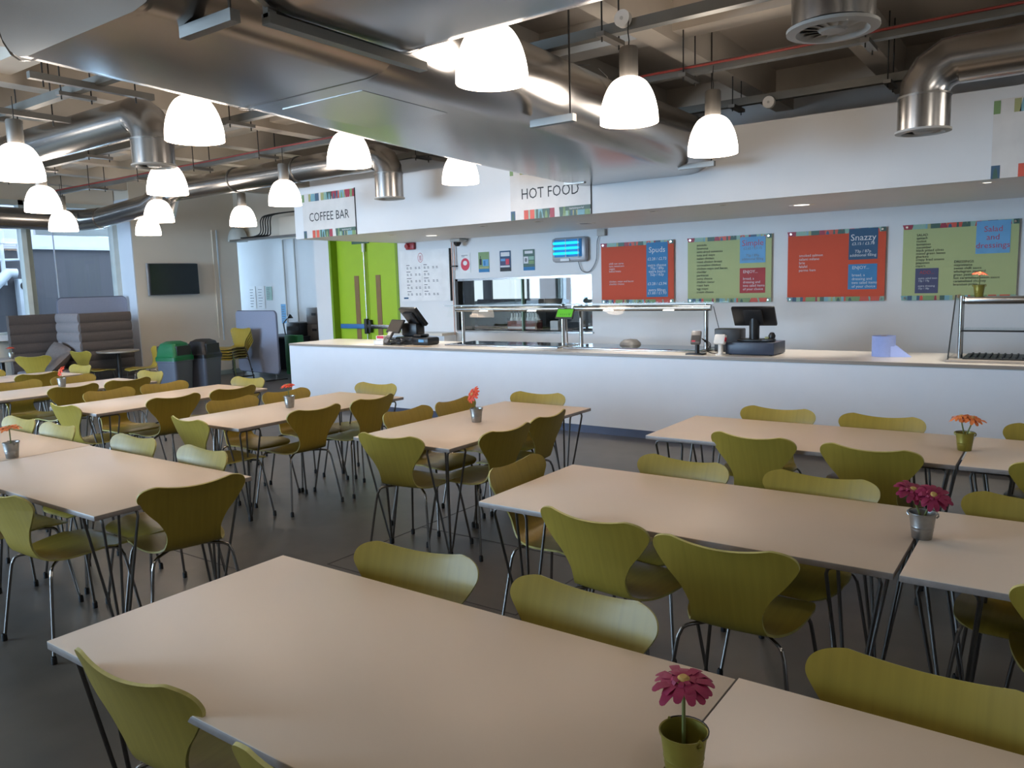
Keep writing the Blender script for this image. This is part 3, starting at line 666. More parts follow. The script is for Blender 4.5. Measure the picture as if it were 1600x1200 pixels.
bucket_flower((-13.35, 5.32, .735), 'red gerbera in silver bucket on the small cafe table', 'bucket_silver', 'petal_red', [(0, 0, .165, 0, 0)])
bucket_flower((-.62, 7.66, 1.445), 'red gerbera in olive bucket on top of display case', 'bucket_green', 'petal_red', [(.0, 0, .185, R(4), R(6))])

# ------------------------------------------------------------------ tables
def make_table(name):
    t = bpy.data.objects.new(name, None); COL.objects.link(t)
    L, W = 1.655, .8
    MB().box((0, 0, TZ-.022), (L, W, TZ), 'table_edge', bev=.003).build('edge_band', t)
    MB().box((.0008, .0008, TZ-.004), (L-.0008, W-.0008, TZ+.0012), 'table_top', bev=.0008).build('tabletop', t)
    for sx, x in ((1, 0), (-1, L)):
        for sy, y in ((1, 0), (-1, W)):
            b = MB(); g = lambda dx, dy, z: (x+sx*dx, y+sy*dy, z)
            b.box(tuple(min(a, c) for a, c in zip(g(.03, .04, 0), g(.23, .235, 0)))[:2]+(TZ-.028,), tuple(max(a, c) for a, c in zip(g(.03, .04, 0), g(.23, .235, 0)))[:2]+(TZ-.0225,), 'leg_steel')
            for yy in (.055, .215):
                b.tube([g(.145, .15+.006*(1 if yy > .15 else -1), .025), g(.045, yy, TZ-.06), g(.05, yy, TZ-.042), g(.065, yy, TZ-.034), g(.195, yy, TZ-.034), g(.21, yy, TZ-.042), g(.215, yy, TZ-.06), g(.155, .15+.006*(1 if yy > .15 else -1), .025)], .0065, 'leg_steel', 8)
            lg = b.build('leg', t)
            MB().lathe([(.0001, 0), (.016, 0), (.016, .03), (.012, .036)], 'rubber', 12, g(.15, .15, 0)).build('rubber_foot', lg)
    return t
TAB = [('nearest long table across the bottom of the photo', (-2.25, .905), 0), ('table at bottom right corner, right of magenta flower', (-.592, .915), 0),
       ('second-row table left of the silver bucket with magenta flower', (-2.062, 2.605), 0), ('second-row table at right edge, right of silver bucket', (-.39, 2.60), 0),
       ('third-row table by the counter, left of peach flower', (-2.065, 4.27), 0), ('third-row table at right edge, right of peach flower', (-.395, 4.27), 0),
       ('left foreground table with empty near end', (-5.025, 1.595), 0), ('table at left edge joined behind the left foreground table', (-6.69, 1.61), 0),
       ('lengthwise table pointing at the counter, nearest the centre', (-2.885, 3.39), 90), ('lengthwise table second from the centre, with red-orange flower', (-4.64, 3.22), 90),
       ('lengthwise table third from the centre, in front of the bins', (-6.325, 3.09), 90), ('lengthwise table fourth from the centre, with tilted red flower', (-8.07, 2.97), 90),
       ('lengthwise table farthest left, nearest the booth', (-9.82, 3.03), 90)]
tp = make_table('dining_table')
for i, (lb, (x, y), a) in enumerate(TAB):
    o = tp if i == 0 else dup(tp)
    o.location = (x, y, 0); o.rotation_euler = (0, 0, R(a)); tag(o, 'beige-topped steel-legged '+lb if len(lb.split()) < 13 else lb, 'table', 'rectangular dining tables')

# ------------------------------------------------------------------ chairs
def shell_mesh():
    P = [(.240, .424, .125), (.228, .436, .17), (.19, .446, .2), (.12, .451, .212), (.03, .447, .211), (-.06, .442, .196), (-.125, .443, .168), (-.175, .459, .141), (-.205, .50, .126),
         (-.222, .55, .128), (-.238, .61, .158), (-.254, .66, .2), (-.270, .71, .236), (-.279, .738, .249), (-.288, .764, .244), (-.294, .781, .226), (-.298, .791, .198), (-.3, .796, .165)]
    S = catmull(P, 3); nT = 15; top = []; bot = []
    for i, (y, z, w) in enumerate(S):
        j0, j1 = S[max(i-1, 0)], S[min(i+1, len(S)-1)]; d = Vector((0, j1[0]-j0[0], j1[1]-j0[1])).normalized()
        nrm = Vector((0, -d.z, d.y)); nrm = nrm if nrm.z >= 0 else nrm
        kb = max(0., min(1., (z-.47)/.25)); kt = max(0., (z-.70)/.096)
        for k in range(nT):
            t = -1+2*k/(nT-1); x = w*t
            yy = y+kb*.034*(x/.25)**2; zz = z-(.020*(1-min(1, abs(x)/.17)**2))*kt**1.5
            if kb <= 0: zz += .010*(abs(x)/.21)**2*(1 if y < .12 else .3)
            p = Vector((x, yy, zz)); n = Vector((-kb*.06*x/.25, nrm.y, nrm.z)).normalized()
            top.append(p+n*.0045); bot.append(p-n*.0045)
    N = len(S); n0 = len(top); mb = MB(); fs = []
    q = lambda i, k: i*nT+k
    for i in range(N-1):
        for k in range(nT-1): fs.append((q(i, k), q(i, k+1), q(i+1, k+1), q(i+1, k)))
    mb.raw(top, fs, 'chair_ply'); mb.raw(bot, [f_[::-1] for f_ in fs], 'chair_ply')
    bd = [q(0, k) for k in range(nT)]+[q(i, nT-1) for i in range(1, N)]+[q(N-1, k) for k in range(nT-2, -1, -1)]+[q(i, 0) for i in range(N-2, 0, -1)]
    k_ = mb.m('chair_edge')
    for a in range(len(bd)):
        c = bd[(a+1) % len(bd)]; mb.f.append([bd[a], c, c+n0, bd[a]+n0]); mb.mi.append(k_)
    return mb
def make_chair():
    t = bpy.data.objects.new('dining_chair', None); COL.objects.link(t)
    shell_mesh().build('shell', t, ang=50)
    MB().lathe([(.0001, .425), (.055, .425), (.06, .43), (.06, .441), (.0001, .441)], 'dark_metal', 18, (0, .0, -.002)).build('seat_mount', t)
    for sx in (-1, 1):
        for sy in (-1, 1):
            g = lambda a, b, z: (sx*a, sy*b, z)
            zo = 0 if sy < 0 else .004
            lg = MB().tube(catmull([g(.03, .03, .43), g(.13, .125, .428), g(.168, .158, .42+zo), g(.182, .17, .398), g(.194, .182, .34), g(.236, .222, .02)], 4), .0072, 'leg_chrome', 9).build('leg', t)
            MB().lathe([(.0001, 0), (.0125, 0), (.0125, .028), (.009, .036)], 'rubber', 12, g(.238, .224, 0)).build('rubber_foot', lg)
    return t
# (label, back-centre x, back-centre y, facing angle in degrees)
CH = [
 ('at the left end of the nearest table, its back to the viewer', -1.772, .902, 93),
 ('cut by the bottom edge, next to the bottom left chair', -1.07, .88, 96),
 ('on the far side of the nearest table, left of its neighbour', -1.725, 1.82, 277),
 ('on the far side of nearest table, behind the magenta flower', -1.085, 1.81, 266),
 ('in the bottom right corner, facing the viewer', -.215, 1.80, 268),
 ('back to viewer, left of the pair at the second-row table', -1.43, 2.50, 84),
 ('back to viewer, right of the pair at the second-row table', -.90, 2.44, 91),
 ('at the right edge, seat tucked below the second-row right table', .15, 2.57, 97),
 ('facing viewer behind the second-row table, left one', -1.49, 3.47, 263),
 ('facing viewer behind the second-row table, right one', -.845, 3.45, 266),
 ('facing viewer at right edge, beyond the silver bucket', -.06, 3.47, 268),
 ('at the left head of the second-row table', -2.16, 3.06, 2),
 ('back to viewer, left of the pair at the third-row table', -1.40, 4.25, 84),
 ('back to viewer, right of the pair at the third-row table', -.785, 4.21, 85),
 ('barely seen at right edge by the third-row right table', .06, 4.2, 95),
 ('against the counter behind the third-row table, left one', -1.54, 5.16, 268),
 ('against the counter behind the third-row table, right one', -.90, 5.13, 267),
 ('at the right edge behind the peach flower', -.02, 5.17, 270),
 ('on the left of the central lengthwise table, nearer one', -3.82, 4.06, 358),
 ('on the left of the central lengthwise table, beside red flower', -3.80, 4.57, 2),
 ('on the right of the central lengthwise table, nearer one', -2.79, 3.81, 177),
 ('on the right of the central lengthwise table, nearest the counter', -2.83, 4.35, 184),
 ('at the near head of the central lengthwise table, back to viewer', -3.27, 3.31, 95),
 ('at the counter end of the central lengthwise table', -3.42, 5.12, 275),
 ('left of second lengthwise table, nearer the aisle', -5.58, 3.84, 0),
 ('left of second lengthwise table, behind the red-orange flower', -5.56, 4.37, 357),
 ('right of second lengthwise table, nearer one', -4.57, 3.83, 178),
 ('right of second lengthwise table, farther one', -4.56, 4.42, 182),
 ('at the near head of the second lengthwise table', -5.02, 3.10, 86),
 ('at the counter end of the second lengthwise table', -5.15, 5.04, 274),
 ('left of third lengthwise table, nearer one', -7.28, 3.70, 2),
 ('left of third lengthwise table, in front of the green bin', -7.26, 4.24, 358),
 ('right of third lengthwise table, nearer one', -6.27, 3.73, 178),
 ('right of third lengthwise table, farther one', -6.27, 4.32, 181),
 ('at the near head of the third lengthwise table', -6.68, 3.03, 90),
 ('at the far end of third lengthwise table, below the stack', -6.80, 4.86, 274),
 ('left of fourth lengthwise table, beside tilted red flower', -9.0, 4.19, 2),
 ('left of fourth lengthwise table, at the picture edge', -9.02, 3.62, 0),
 ('right of fourth lengthwise table, nearer one', -8.02, 3.72, 180),
 ('right of fourth lengthwise table, farther one', -8.03, 4.28, 179),
 ('at the far end of the fourth lengthwise table', -8.55, 4.82, 272),
 ('right of the farthest-left lengthwise table', -9.78, 4.15, 180),
 ('left of the farthest-left lengthwise table, at picture edge', -10.75, 3.95, 0),
 ('at the far end of farthest-left table, before the booth', -10.3, 4.88, 273),
 ('by the small cafe table, back to the viewer', -12.75, 5.38, 140),
 ('left of the round table by the booth, turned right', -12.97, 6.19, 100),
 ('right of the round table, beside the green bin', -12.5, 7.2, 258),
 ('behind the left foreground table, first from left edge', -6.22, 2.47, 271),
 ('behind the left foreground table, second from left edge', -5.63, 2.47, 270),
 ('behind the left foreground table, third from left edge', -4.67, 2.48, 271),
 ('behind the left foreground table, nearest its right end', -3.93, 2.47, 268),
 ('big one at right end of the left foreground table', -3.315, 2.03, 166),
 ('side-on at near side of the left foreground table', -3.93, 1.48, 92),
 ('at left edge, tucked under the left foreground table', -4.55, 1.46, 93),
]
cp = make_chair()
for i, (lb, mx, my, an) in enumerate(CH):
    o = cp if i == 0 else dup(cp)
    a = R(an); o.location = (mx+.245*math.cos(a), my+.245*math.sin(a), 0); o.rotation_euler = (0, 0, a-PI/2)
    tag(o, 'green plywood chair '+lb, 'chair', 'green plywood dining chairs')
POS = ['bottom chair', 'second chair up', 'middle chair', 'fourth chair up', 'topmost chair']
for i in range(5):
    o = dup(cp, (-12.62+.01*i, 8.78-.016*i, .05*i), R(280)-PI/2); tag(o, 'green plywood '+POS[i]+' of the stack before the divider', 'chair', 'stacked green chairs')

# ------------------------------------------------------------------ pendant lamps
LP = [(-2.525, 3.430, 'largest, top centre beside the big duct'), (-2.425, 4.806, 'between the biggest lamp and the rightmost lamp'), (-2.326, 6.036, 'farthest right, before the white fascia'),
      (-4.860, 3.204, 'large one just left below the big duct'), (-7.104, 3.041, 'cut by the left edge'), (-5.177, 4.896, 'left of the centre, before the elbow duct'),
      (-7.321, 4.480, 'below the left round vent'), (-9.593, 4.326, 'above the window, left and larger of two'), (-7.638, 6.163, 'above and left of COFFEE BAR sign'),
      (-5.193, 6.453, 'in front of fascia, left of the HOT FOOD sign'), (-10.064, 6.000, 'above the television, larger of two'), (-11.919, 5.620, 'above the window, right and smaller of two'),
      (-10.046, 7.312, 'right of the television, lit one'), (-12.091, 7.005, 'above the television, smaller and lower of two')]
LP.append((-14.0+.35, 9.78, 'unlit pendant by the end of tv wall'))
def make_lamp(glow):
    t = bpy.data.objects.new('pendant_lamp', None); COL.objects.link(t); b = MB()
    pr = [(x_*.905, z_*.905) for x_, z_ in [(.21, 0), (.211, .03), (.206, .09), (.19, .16), (.165, .225), (.13, .28), (.09, .31), (.062, .32)]]
    inn = [(r-.006, z) for r, z in pr[::-1]]
    b.lathe(catmull(pr, 3)+catmull([(r, z if i else z) for i, (r, z) in enumerate(inn)], 3), 'shade_glow' if glow else 'shade_unlit', 40).build('shade', t)
    MB().lathe([(.0001, .285), (.054, .285), (.061, .298), (.061, .468), (.054, .48), (.0001, .485)], 'cap_grey', 26).build('gear_housing', t)
    MB().tube([(0, 0, .475), (.005, 0, .52), (-.005, .004, .58), (.004, 0, .665)], .004, 'dark_metal', 6).build('chain', t)
    return t
LZ = [2.71, 2.69, 2.62, 2.68, 2.63, 2.72, 2.64, 2.63, 2.665, 2.71, 2.63, 2.61, 2.63, 2.61, 2.66]
lit = make_lamp(True); un = make_lamp(False)
for i, (x, y, lb) in enumerate(LP):
    o = un if i == 14 else (lit if i == 0 else dup(lit)); o.location = (x, y, LZ[i])
    tag(o, ('glowing white dome pendant lamp ' if i != 14 else 'grey dome ')+lb, 'lamp', 'dome pendant lamps')

# ------------------------------------------------------------------ ceiling trunking
def trunk(y, x0, x1, z, label, cable):
    t = thing('lighting_trunking', label, 'trunking', (0, y, z), group='ceiling trunking')
    MB().box((x0, -.035, -.03), (x1, .035, .04), 'trunk_grey').build('channel', t)
    x = x0+.5; nb = 0
    while x < x1:
        b = MB().box((x-.03, -.14, -.06), (x+.03, .16, -.03), 'galv_dull').build('bracket', t)
        for yy in (-.11, .13): MB().cyl((x, yy, -.09), (x, yy, 3.86-z), .006, 'dark_metal', 6).build('hanger_rod', b)
        x += 1.35
    if cable: MB().tube([(x0, -.046, .02)]+[(x0+(x1-x0)*i/14, -.046, .02+.006*(i % 2)) for i in range(1, 14)]+[(x1, -.046, .02)], .0095, 'red_cable', 6).build('red_cable', t)
trunk(3.33, -13.9, -4.6, 3.32, 'grey ceiling trunking, nearest run on the left', False)
trunk(4.88, -13.9, 2.9, 3.32, 'grey ceiling trunking over the second lamp row', False)
trunk(6.22, -13.9, 2.9, 3.32, 'grey ceiling trunking with red cable along it', True)
trunk(7.62, -8.6, 2.9, 3.32, 'grey ceiling trunking behind the top of the fascia', False)
for x, y, z, lb in ((-2.47, 4.84, 3.36, 'white round cable box on trunking above the second lamp'), (-2.37, 7.58, 3.27, 'white round cable box on the trunking above the fascia')):
    t = thing('cable_box', lb, 'cable box', (x, y, z), group='round cable boxes')
    MB().cyl((0, 0, 0), (0, -.04, 0), .055, 'white_plastic', 20).build('cover', t); MB().cyl((0, -.04, 0), (0, -.045, 0), .012, 'vent_grey', 10).build('screw', t)
for x, y0, y1, lb in ((-6.28, 2.82, 3.78, 'short galvanised cross channel just left of the huge duct'), (-7.63, 3.0, 3.75, 'short galvanised cross channel at the top left edge')):
    t = thing('cross_channel', lb, 'channel', (x, 0, 3.34), group='cross channels under the trunking')
    MB().box((-.025, y0, -.085), (.025, y1, -.035), 'galv_dull').build('channel_bar', t)
    for yy in (y0+.1, y1-.15): MB().cyl((0, yy, -.13), (0, yy, .5), .006, 'dark_metal', 6).build('hanger_rod', t)
t = thing('cable_tray', 'bundle of cables on a tray above the corridor', 'cable tray', (-11.9, 9.3, 2.62))
MB().box((-1.2, -.1, 0), (.9, .1, .03), 'galv_dull').build('tray', t); b = MB()
for i in range(5): b.tube(catmull([(-.9, -.06+.03*i, .05), (-.45+.05*i, -.06+.03*i, .06), (-.32+.07*i, -.04, .14), (-.3+.07*i, -.04, .34), (-.1+.05*i, -.02, .42), (.85, -.02, .43)], 5), .012, 'dark_metal', 6)
b.build('cables', t)
tag(MB().box((-11.9, 9.42, 2.6), (-11.1, 9.448, 3.0), 'wall_cream', bev=.01).build('junction_box'), 'beige boxed casing panel left of the COFFEE BAR sign', 'casing')

# ------------------------------------------------------------------ ducts
def stadium(a0, a1, z0, z1, n=10):
    """Flat oval outline in (a, z)."""
    r = (z1-z0)/2; c = (z0+z1)/2; out = []
    for i in range(n+1): t_ = -PI/2+PI*i/n; out.append((a1-r+r*math.cos(t_), c+r*math.sin(t_)))
    for i in range(n+1): t_ = PI/2+PI*i/n; out.append((a0+r+r*math.cos(t_), c+r*math.sin(t_)))
    return out
t = thing('oval_duct', 'huge flat oval galvanised duct crossing the ceiling to the fascia', 'duct', (0, 0, 0))
def sect(y, x0, x1, z0, z1): return [(a, y, z) for a, z in stadium(x0, x1, z0, z1)]
MB().rings([sect(1.68, -4.0, -2.6, 2.70, 3.24), sect(2.9, -4.12, -2.62, 2.69, 3.24)], 'galv').build('near_section', t)
MB().rings([sect(2.89, -4.1, -2.7, 2.70, 3.22), sect(3.9, -4.25, -2.74, 2.69, 3.22), sect(5.2, -4.38, -2.76, 2.68, 3.2), sect(7.34, -4.48, -2.78, 2.66, 3.2)], 'galv').build('long_section', t)
for y, x0, x1 in ((1.69, -4.0, -2.6), (2.895, -4.12, -2.64), (5.2, -4.385, -2.755)):
    o_ = [(a, z) for a, z in stadium(x0-.008, x1+.008, 2.682, 3.245)]
    MB().rings([[(a, y-.008, z) for a, z in o_], [(a, y+.008, z) for a, z in o_]], 'galv', cap=False).build('seam_flange', t)
MB().raw([(-3.75, 3.05, 2.6962), (-3.1, 3.05, 2.6962), (-3.1, 3.75, 2.6893), (-3.75, 3.75, 2.6893), (-3.75, 3.05, 2.705), (-3.1, 3.05, 2.705), (-3.1, 3.75, 2.70), (-3.75, 3.75, 2.70)], [(0, 3, 2, 1), (4, 5, 6, 7), (0, 1, 5, 4), (1, 2, 6, 5), (2, 3, 7, 6), (3, 0, 4, 7)], 'galv').build('access_panel', t)
t2 = thing('oval_branch_duct', 'flat oval branch duct leaving the huge duct to the right', 'duct', (0, 0, 0))
MB().rings([[(x, a, z) for a, z in stadium(1.86, 3.0, 2.73, 3.24)] for x in (-2.6, -1., 1., 2.99)], 'galv').build('branch_section', t2)
o_ = stadium(1.85, 3.01, 2.72, 3.25); MB().rings([[(x, a, z) for a, z in o_] for x in (-2.56, -2.53)], 'galv_dull', cap=False).build('collar_flange', t2)
h = thing('duct_hanger', 'galvanised channel hanger with strap under the branch duct, top centre', 'hanger', (0, 0, 0), group='duct hangers')
MB().box((-2.585, 2.03, 2.675), (-2.535, 2.93, 2.715), 'trunk_grey').build('channel_bar', h); MB().box((-2.575, 2.03, 2.7), (-2.545, 2.07, 3.86), 'trunk_grey').build('strap', h)
for x0, x1, y, lb in ((-2.9, -2.57, 1.9, 'short hanger bracket near the top left, by the duct end'), (-2.88, -2.56, 4.33, 'short hanger bracket right of the duct by the second lamp'), (-2.98, -2.64, 6.9, 'short hanger bracket below the duct before the fascia'), (-4.3, -4.06, 7.05, 'short hanger bracket beside the HOT FOOD sign')):
    h = thing('duct_hanger', lb, 'hanger', (0, 0, 0), group='duct hangers'); MB().box((x0, y-.022, 2.655), (x1, y+.022, 2.70), 'galv_dull').build('channel_bar', h)
    xr = x1-.03 if x1 > -3 else x0+.03
    MB().cyl((xr, y, 2.66), (xr, y, 3.86), .006, 'dark_metal', 6).build('hanger_rod', h)

def vent_disc(t, x, y, z, r):
    b = MB().lathe([(r, .0), (r+.02, .0), (r+.02, -.014), (r-.02, -.02), (r-.05, .01)], 'vent_grey', 32, (x, y, z))
    for i in range(14):
        a = 2*PI*i/14; p = [(.06, -.04, .0), (r-.03, -.035, .01), (r-.03, .03, -.005), (.06, .02, -.012)]
        b.raw([(x+u*math.cos(a)-v*math.sin(a), y+u*math.sin(a)+v*math.cos(a), z+w) for u, v, w in p], [(0, 1, 2, 3)], 'vent_grey')
    b.lathe([(.0001, -.02), (.05, -.018), (.065, -.005), (.06, .01)], 'vent_grey', 20, (x, y, z)); b.lathe([(.0001, .05), (r-.01, .05)], 'dark_metal', 24, (x, y, z))
    b.build('swirl_diffuser', t)
def elbow_run(t, x_end, y, zaxis, zbot, r, x_far):
    """Straight run along x at height zaxis, a segmented elbow, then a drop at x_end."""
    n = 28; sgn = 1 if x_end > x_far else -1; R_ = r*1.35
    c = Vector((x_end-sgn*R_, y, zaxis-R_)); pts = [(x_far, y, zaxis), (x_end-sgn*R_, y, zaxis)]
    ang = [R(15), R(45), R(75)]; arc = []
    MB().tube([pts[0], pts[1]], r, 'galv', n).build('straight_run', t)
    arc = [(c.x, y, c.z+R_)]+[(c.x+sgn*R_*math.sin(a)/math.cos(R(15)), y, c.z+R_*math.cos(a)/math.cos(R(15))) for a in ang]+[(x_end, y, c.z)]
    MB().tube(arc, r*1.01, 'galv', n).build('segmented_elbow', t)
    MB().tube([(x_end, y, c.z), (x_end, y, zbot)], r*1.05, 'galv', n, cap=False).build('drop', t)
    MB().tube([(x_end, y, c.z+.006), (x_end, y, c.z-.006)], r*1.08, 'galv_dull', n).build('seam_flange', t)
    vent_disc(t, x_end, y, zbot, r)
t = thing('round_duct', 'round galvanised duct with elbow vent, upper left', 'duct', (0, 0, 0)); elbow_run(t, -6.8, 4.05, 3.27, 2.82, .172, -13.9)
t = thing('round_duct', 'round galvanised duct with elbow vent left of COFFEE BAR fascia', 'duct', (0, 0, 0)); elbow_run(t, -6.46, 6.71, 3.17, 2.69, .155, -10.8)
n = 26
MB().tube([(-10.8, 6.71, 3.17), (-11.1, 6.71, 3.14), (-11.5, 6.72, 3.02), (-13.0, 6.75, 2.93)], .158, 'galv', n).build('offset_piece', t)
MB().tube([(-13.0, 6.75, 2.93), (-13.5, 6.7, 2.93), (-13.75, 6.3, 2.93), (-13.75, 1.0, 2.93)], .17, 'galv', n).build('window_run', t)
MB().tube([(-10.95, 6.72, 3.1), (-10.95, 6.6, 2.76)], .15, 'galv', n, cap=False).build('branch_drop', t); vent_disc(t, -10.95, 6.6, 2.75, .15)
for x in (-9.3, -8.0): MB().tube([(x-.01, 6.71, 3.17), (x+.01, 6.71, 3.17)], .166, 'galv_dull', n).build('seam_flange', t)
t = thing('round_duct', 'round galvanised duct with elbow vent at upper right', 'duct', (0, 0, 0)); elbow_run(t, -.87, 6.13, 3.05, 2.62, .155, 2.95)
t = thing('vertical_duct', 'vertical round galvanised duct with swirl diffuser, top right', 'duct', (-.9, 3.74, 0))
MB().tube([(0, 0, 2.74), (0, 0, 3.84)], .172, 'galv', 32, cap=False).build('drop', t); vent_disc(t, 0, 0, 2.73, .172)

# ------------------------------------------------------------------ left side: tv, bins, dividers, booth
t = thing('television', 'flat black television on a bracket on the cream wall', 'television', (-13.88, 8.47, 1.94), R(-5))
MB().box((0, -.48, -.29), (.05, .47, .29), 'black_plastic', bev=.008).build('casing', t); MB().box((.05, -.47, -.275), (.053, .46, .278), 'tv_screen').build('screen', t)
MB().box((-.04, -.5, -.30), (0, .47, .3), 'tv_frame', bev=.01).build('back_cover', t); MB().box((-.1, -.15, -.1), (-.04, .15, .1), 'dark_metal').build('bracket', t)
def bin_(x, y, lid, label):
    t = thing('litter_bin', label, 'bin', (x, y, 0), R(14)); t.scale = (.82, .82, 1.); b = MB()
    def sq(w, z, r=.06, n=4):
        o = []
        for cx, cy, a0 in ((w-r, w-r, 0), (-w+r, w-r, 90), (-w+r, -w+r, 180), (w-r, -w+r, 270)):
            for i in range(n+1): a = R(a0+90*i/n); o.append((cx+r*math.cos(a), cy+r*math.sin(a), z))
        return o
    b.rings([sq(.21, .0), sq(.25, .56), sq(.262, .565), sq(.262, .60), sq(.245, .6)], 'bin_grey').build('body', t)
    h = MB(); h.rings([sq(.268, .585), sq(.268, .64), sq(.25, .66), sq(.235, .78, .08), sq(.2, .86, .09), sq(.12, .895, .08)], lid); hd = h.build('hood', t)
    for s_ in (-1, 1): MB().box((s_*.228-.04, -.18, .67), (s_*.228+.026, .18, .82), 'ink').build('mouth', hd)
bin_(-11.9, 7.16, 'bin_green', 'grey litter bin with a green hood'); bin_(-11.88, 7.68, 'bin_black', 'grey litter bin with a black hood')
def divider(loc, rz, w, z0, z1, label):
    t = thing('screen_divider', label, 'divider', loc, rz); r = .08; o = []
    for cx, cz, a0 in ((w/2-r, z1-r, 0), (-w/2+r, z1-r, 90), (-w/2+r, z0+r, 180), (w/2-r, z0+r, 270)):
        for i in range(6): a = R(a0+90*i/5); o.append((cx+r*math.cos(a), cz+r*math.sin(a)))
    MB().plate(o, .04, 'divider_fabric', Matrix.Translation((0, -.02, 0))).build('panel', t)
    ed = [(x*1.004, .0, (z-(z0+z1)/2)*1.006+(z0+z1)/2) for x, z in o]; MB().tube(ed+[ed[0]], .012, 'divider_edge', 6, cap=False).build('edge_trim', t)
    for s in (-1, 1): MB().cyl((s*(w/2-.12), 0, .02), (s*(w/2-.12), 0, z0+.05), .012, 'chrome', 8).box((s*(w/2-.12)-.02, -.22, 0), (s*(w/2-.12)+.02, .22, .02), 'dark_metal').build('foot', t)
divider((-12.6, 9.3, 0), R(-6), 1.42, .13, 1.29, 'blue-grey screen divider behind the stacked chairs')
divider((-14.265, 7.1, 0), R(90), 1.22, .3, 1.64, 'blue-grey screen divider by window, behind the booth')
t = thing('booth_sofa', 'high-backed taupe booth sofa with quilted panels by the window', 'sofa', (0, 0, 0))
def quilt(a, b, z0, z1, m, depth):
    """Padded panel from a to b (xy), with horizontal channels."""
    a = Vector((a[0], a[1], 0)); b = Vector((b[0], b[1], 0)); d = (b-a).normalized(); nr = Vector((d.y, -d.x, 0)); mb = MB(); N = 8; rings = []
    prof = []
    for i in range(N):
        h0, h1 = z0+(z1-z0)*i/N, z0+(z1-z0)*(i+1)/N
        for k in range(6): u = k/6; prof.append((h0+(h1-h0)*u, depth+.022*math.sin(PI*u)**.6))
    prof.append((z1, depth)); outl = prof+[(z1, 0), (z0, 0)]
    return mb.rings([[tuple(p+nr*o+Vector((0, 0, z))) for z, o in outl] for p in (a, b)], m)
quilt((-14.27, 6.45), (-14.27, 5.68), .1, 1.38, 'booth_shaded', .06)
quilt((-14.3, 5.68), (-14.3, 6.47), .1, 1.38, 'booth_shaded', .08).build('left_panel', t)
quilt((-14.2, 6.5), (-13.42, 6.5), .1, 1.38, 'booth_lit', .08).build('back_panel', t)
quilt((-13.48, 6.42), (-13.48, 7.3), .1, 1.38, 'booth_shaded', .08).build('right_panel', t)
MB().box((-14.2, 5.72, .12), (-13.45, 6.4, .36), 'booth_seat', bev=.04).build('seat_base', t)
MB().box((-14.2, 5.7, .36), (-13.45, 6.4, .46), 'booth_seat', bev=.045).build('seat_cushion', t)
b = MB(); prc = []
for i in range(13):
    for j in range(13):
        u, v = -1+2*i/12, -1+2*j/12; hgt = .085*max(0, (1-abs(u)**2.6)*(1-abs(v)**2.6))**.5
        k_ = 1-.1*(u*u*v*v); prc.append((.24*u*(1-.08*v*v), .24*v*(1-.08*u*u), hgt))
fs = [(i*13+j, i*13+j+1, (i+1)*13+j+1, (i+1)*13+j) for i in range(12) for j in range(12)]
for s, lb, M in ((1, 'large taupe cushion slumped in the booth corner', T(-13.84, 6.2, .66, R(66), R(16), R(10))), (1, 'taupe cushion lying at the right of the booth seat', T(-13.6, 6.1, .56, R(40), R(-14), R(-8)))):
    q = MB(); q.raw([M @ Vector(p) for p in prc], fs, 'cushion'); q.raw([M @ Vector((x, y, -z)) for x, y, z in prc], [f_[::-1] for f_ in fs], 'cushion'); tag(q.build('cushion'), lb, 'cushion', 'booth cushions')
def round_table(x, y, r, z, label):
    t = thing('cafe_table', label, 'table', (x, y, 0)); MB().lathe([(.0001, z-.03), (r-.01, z-.03), (r, z-.022), (r, z-.004), (r-.004, z), (.0001, z)], 'cafe_top', 40).build('tabletop', t)
    MB().lathe([(.0001, 0), (.24, 0), (.24, .012), (.05, .03), (.035, .05), (.035, z-.03)], 'black_plastic', 24).build('pedestal', t)
round_table(-13.02, 6.82, .33, .745, 'round grey cafe table in front of the booth')
round_table(-13.45, 5.22, .36, .735, 'round cafe table at left edge holding a red flower')
# corridor
t = thing('filing_cabinet', 'grey metal filing cabinet beside the white pillar', 'cabinet', (-12.46, 10.6, 0))
MB().box((-.24, 0, 0), (.24, .48, 1.3), 'cabinet_grey', bev=.006).build('body', t)
for i in range(4):
    dr = MB().box((-.225, -.015, .03+i*.315), (.225, .0, .325+i*.315), 'cabinet_grey', bev=.004).build('drawer', t); MB().box((-.06, -.025, .2+i*.315), (.06, -.015, .25+i*.315), 'ink').build('handle', dr)
t = thing('office_desk', 'dark office desk in the corridor behind the divider', 'desk', (-13.2, 10.55, 0)); MB().box((-.8, -.3, .7), (.6, .45, .73), 'desk_dark').build('desktop', t); MB().box((-.78, -.25, 0), (-.4, .4, .7), 'desk_dark').box((.2, -.25, 0), (.58, .4, .7), 'desk_dark').build('pedestal', t)
t = thing('desk_printer', 'black printer on the desk by the filing cabinet', 'printer', (-12.9, 10.6, .73)); MB().box((-.22, -.2, 0), (.22, .22, .28), 'black_plastic', bev=.02).build('body', t); MB().box((-.18, -.205, .12), (.18, -.2, .2), 'screen').build('front_panel', t)
tag(MB().box((-12.75, 10.05, 0), (-12.35, 10.2, .78), 'crate_green', bev=.01).build('green_crate'), 'green crate standing below the filing cabinet', 'crate')
t = thing('desk_lamp', 'black angled lamp arm beside the divider', 'lamp', (-13.4, 10.6, .73)); MB().tube([(0, 0, 0), (-.05, 0, .25), (.22, -.05, .42)], .014, 'black_plastic', 8).build('arm', t); MB().lathe([(.02, 0), (.07, -.08), (.065, -.08), (.015, 0)], 'black_plastic', 16, (.24, -.05, .44)).build('lamp_head', t)
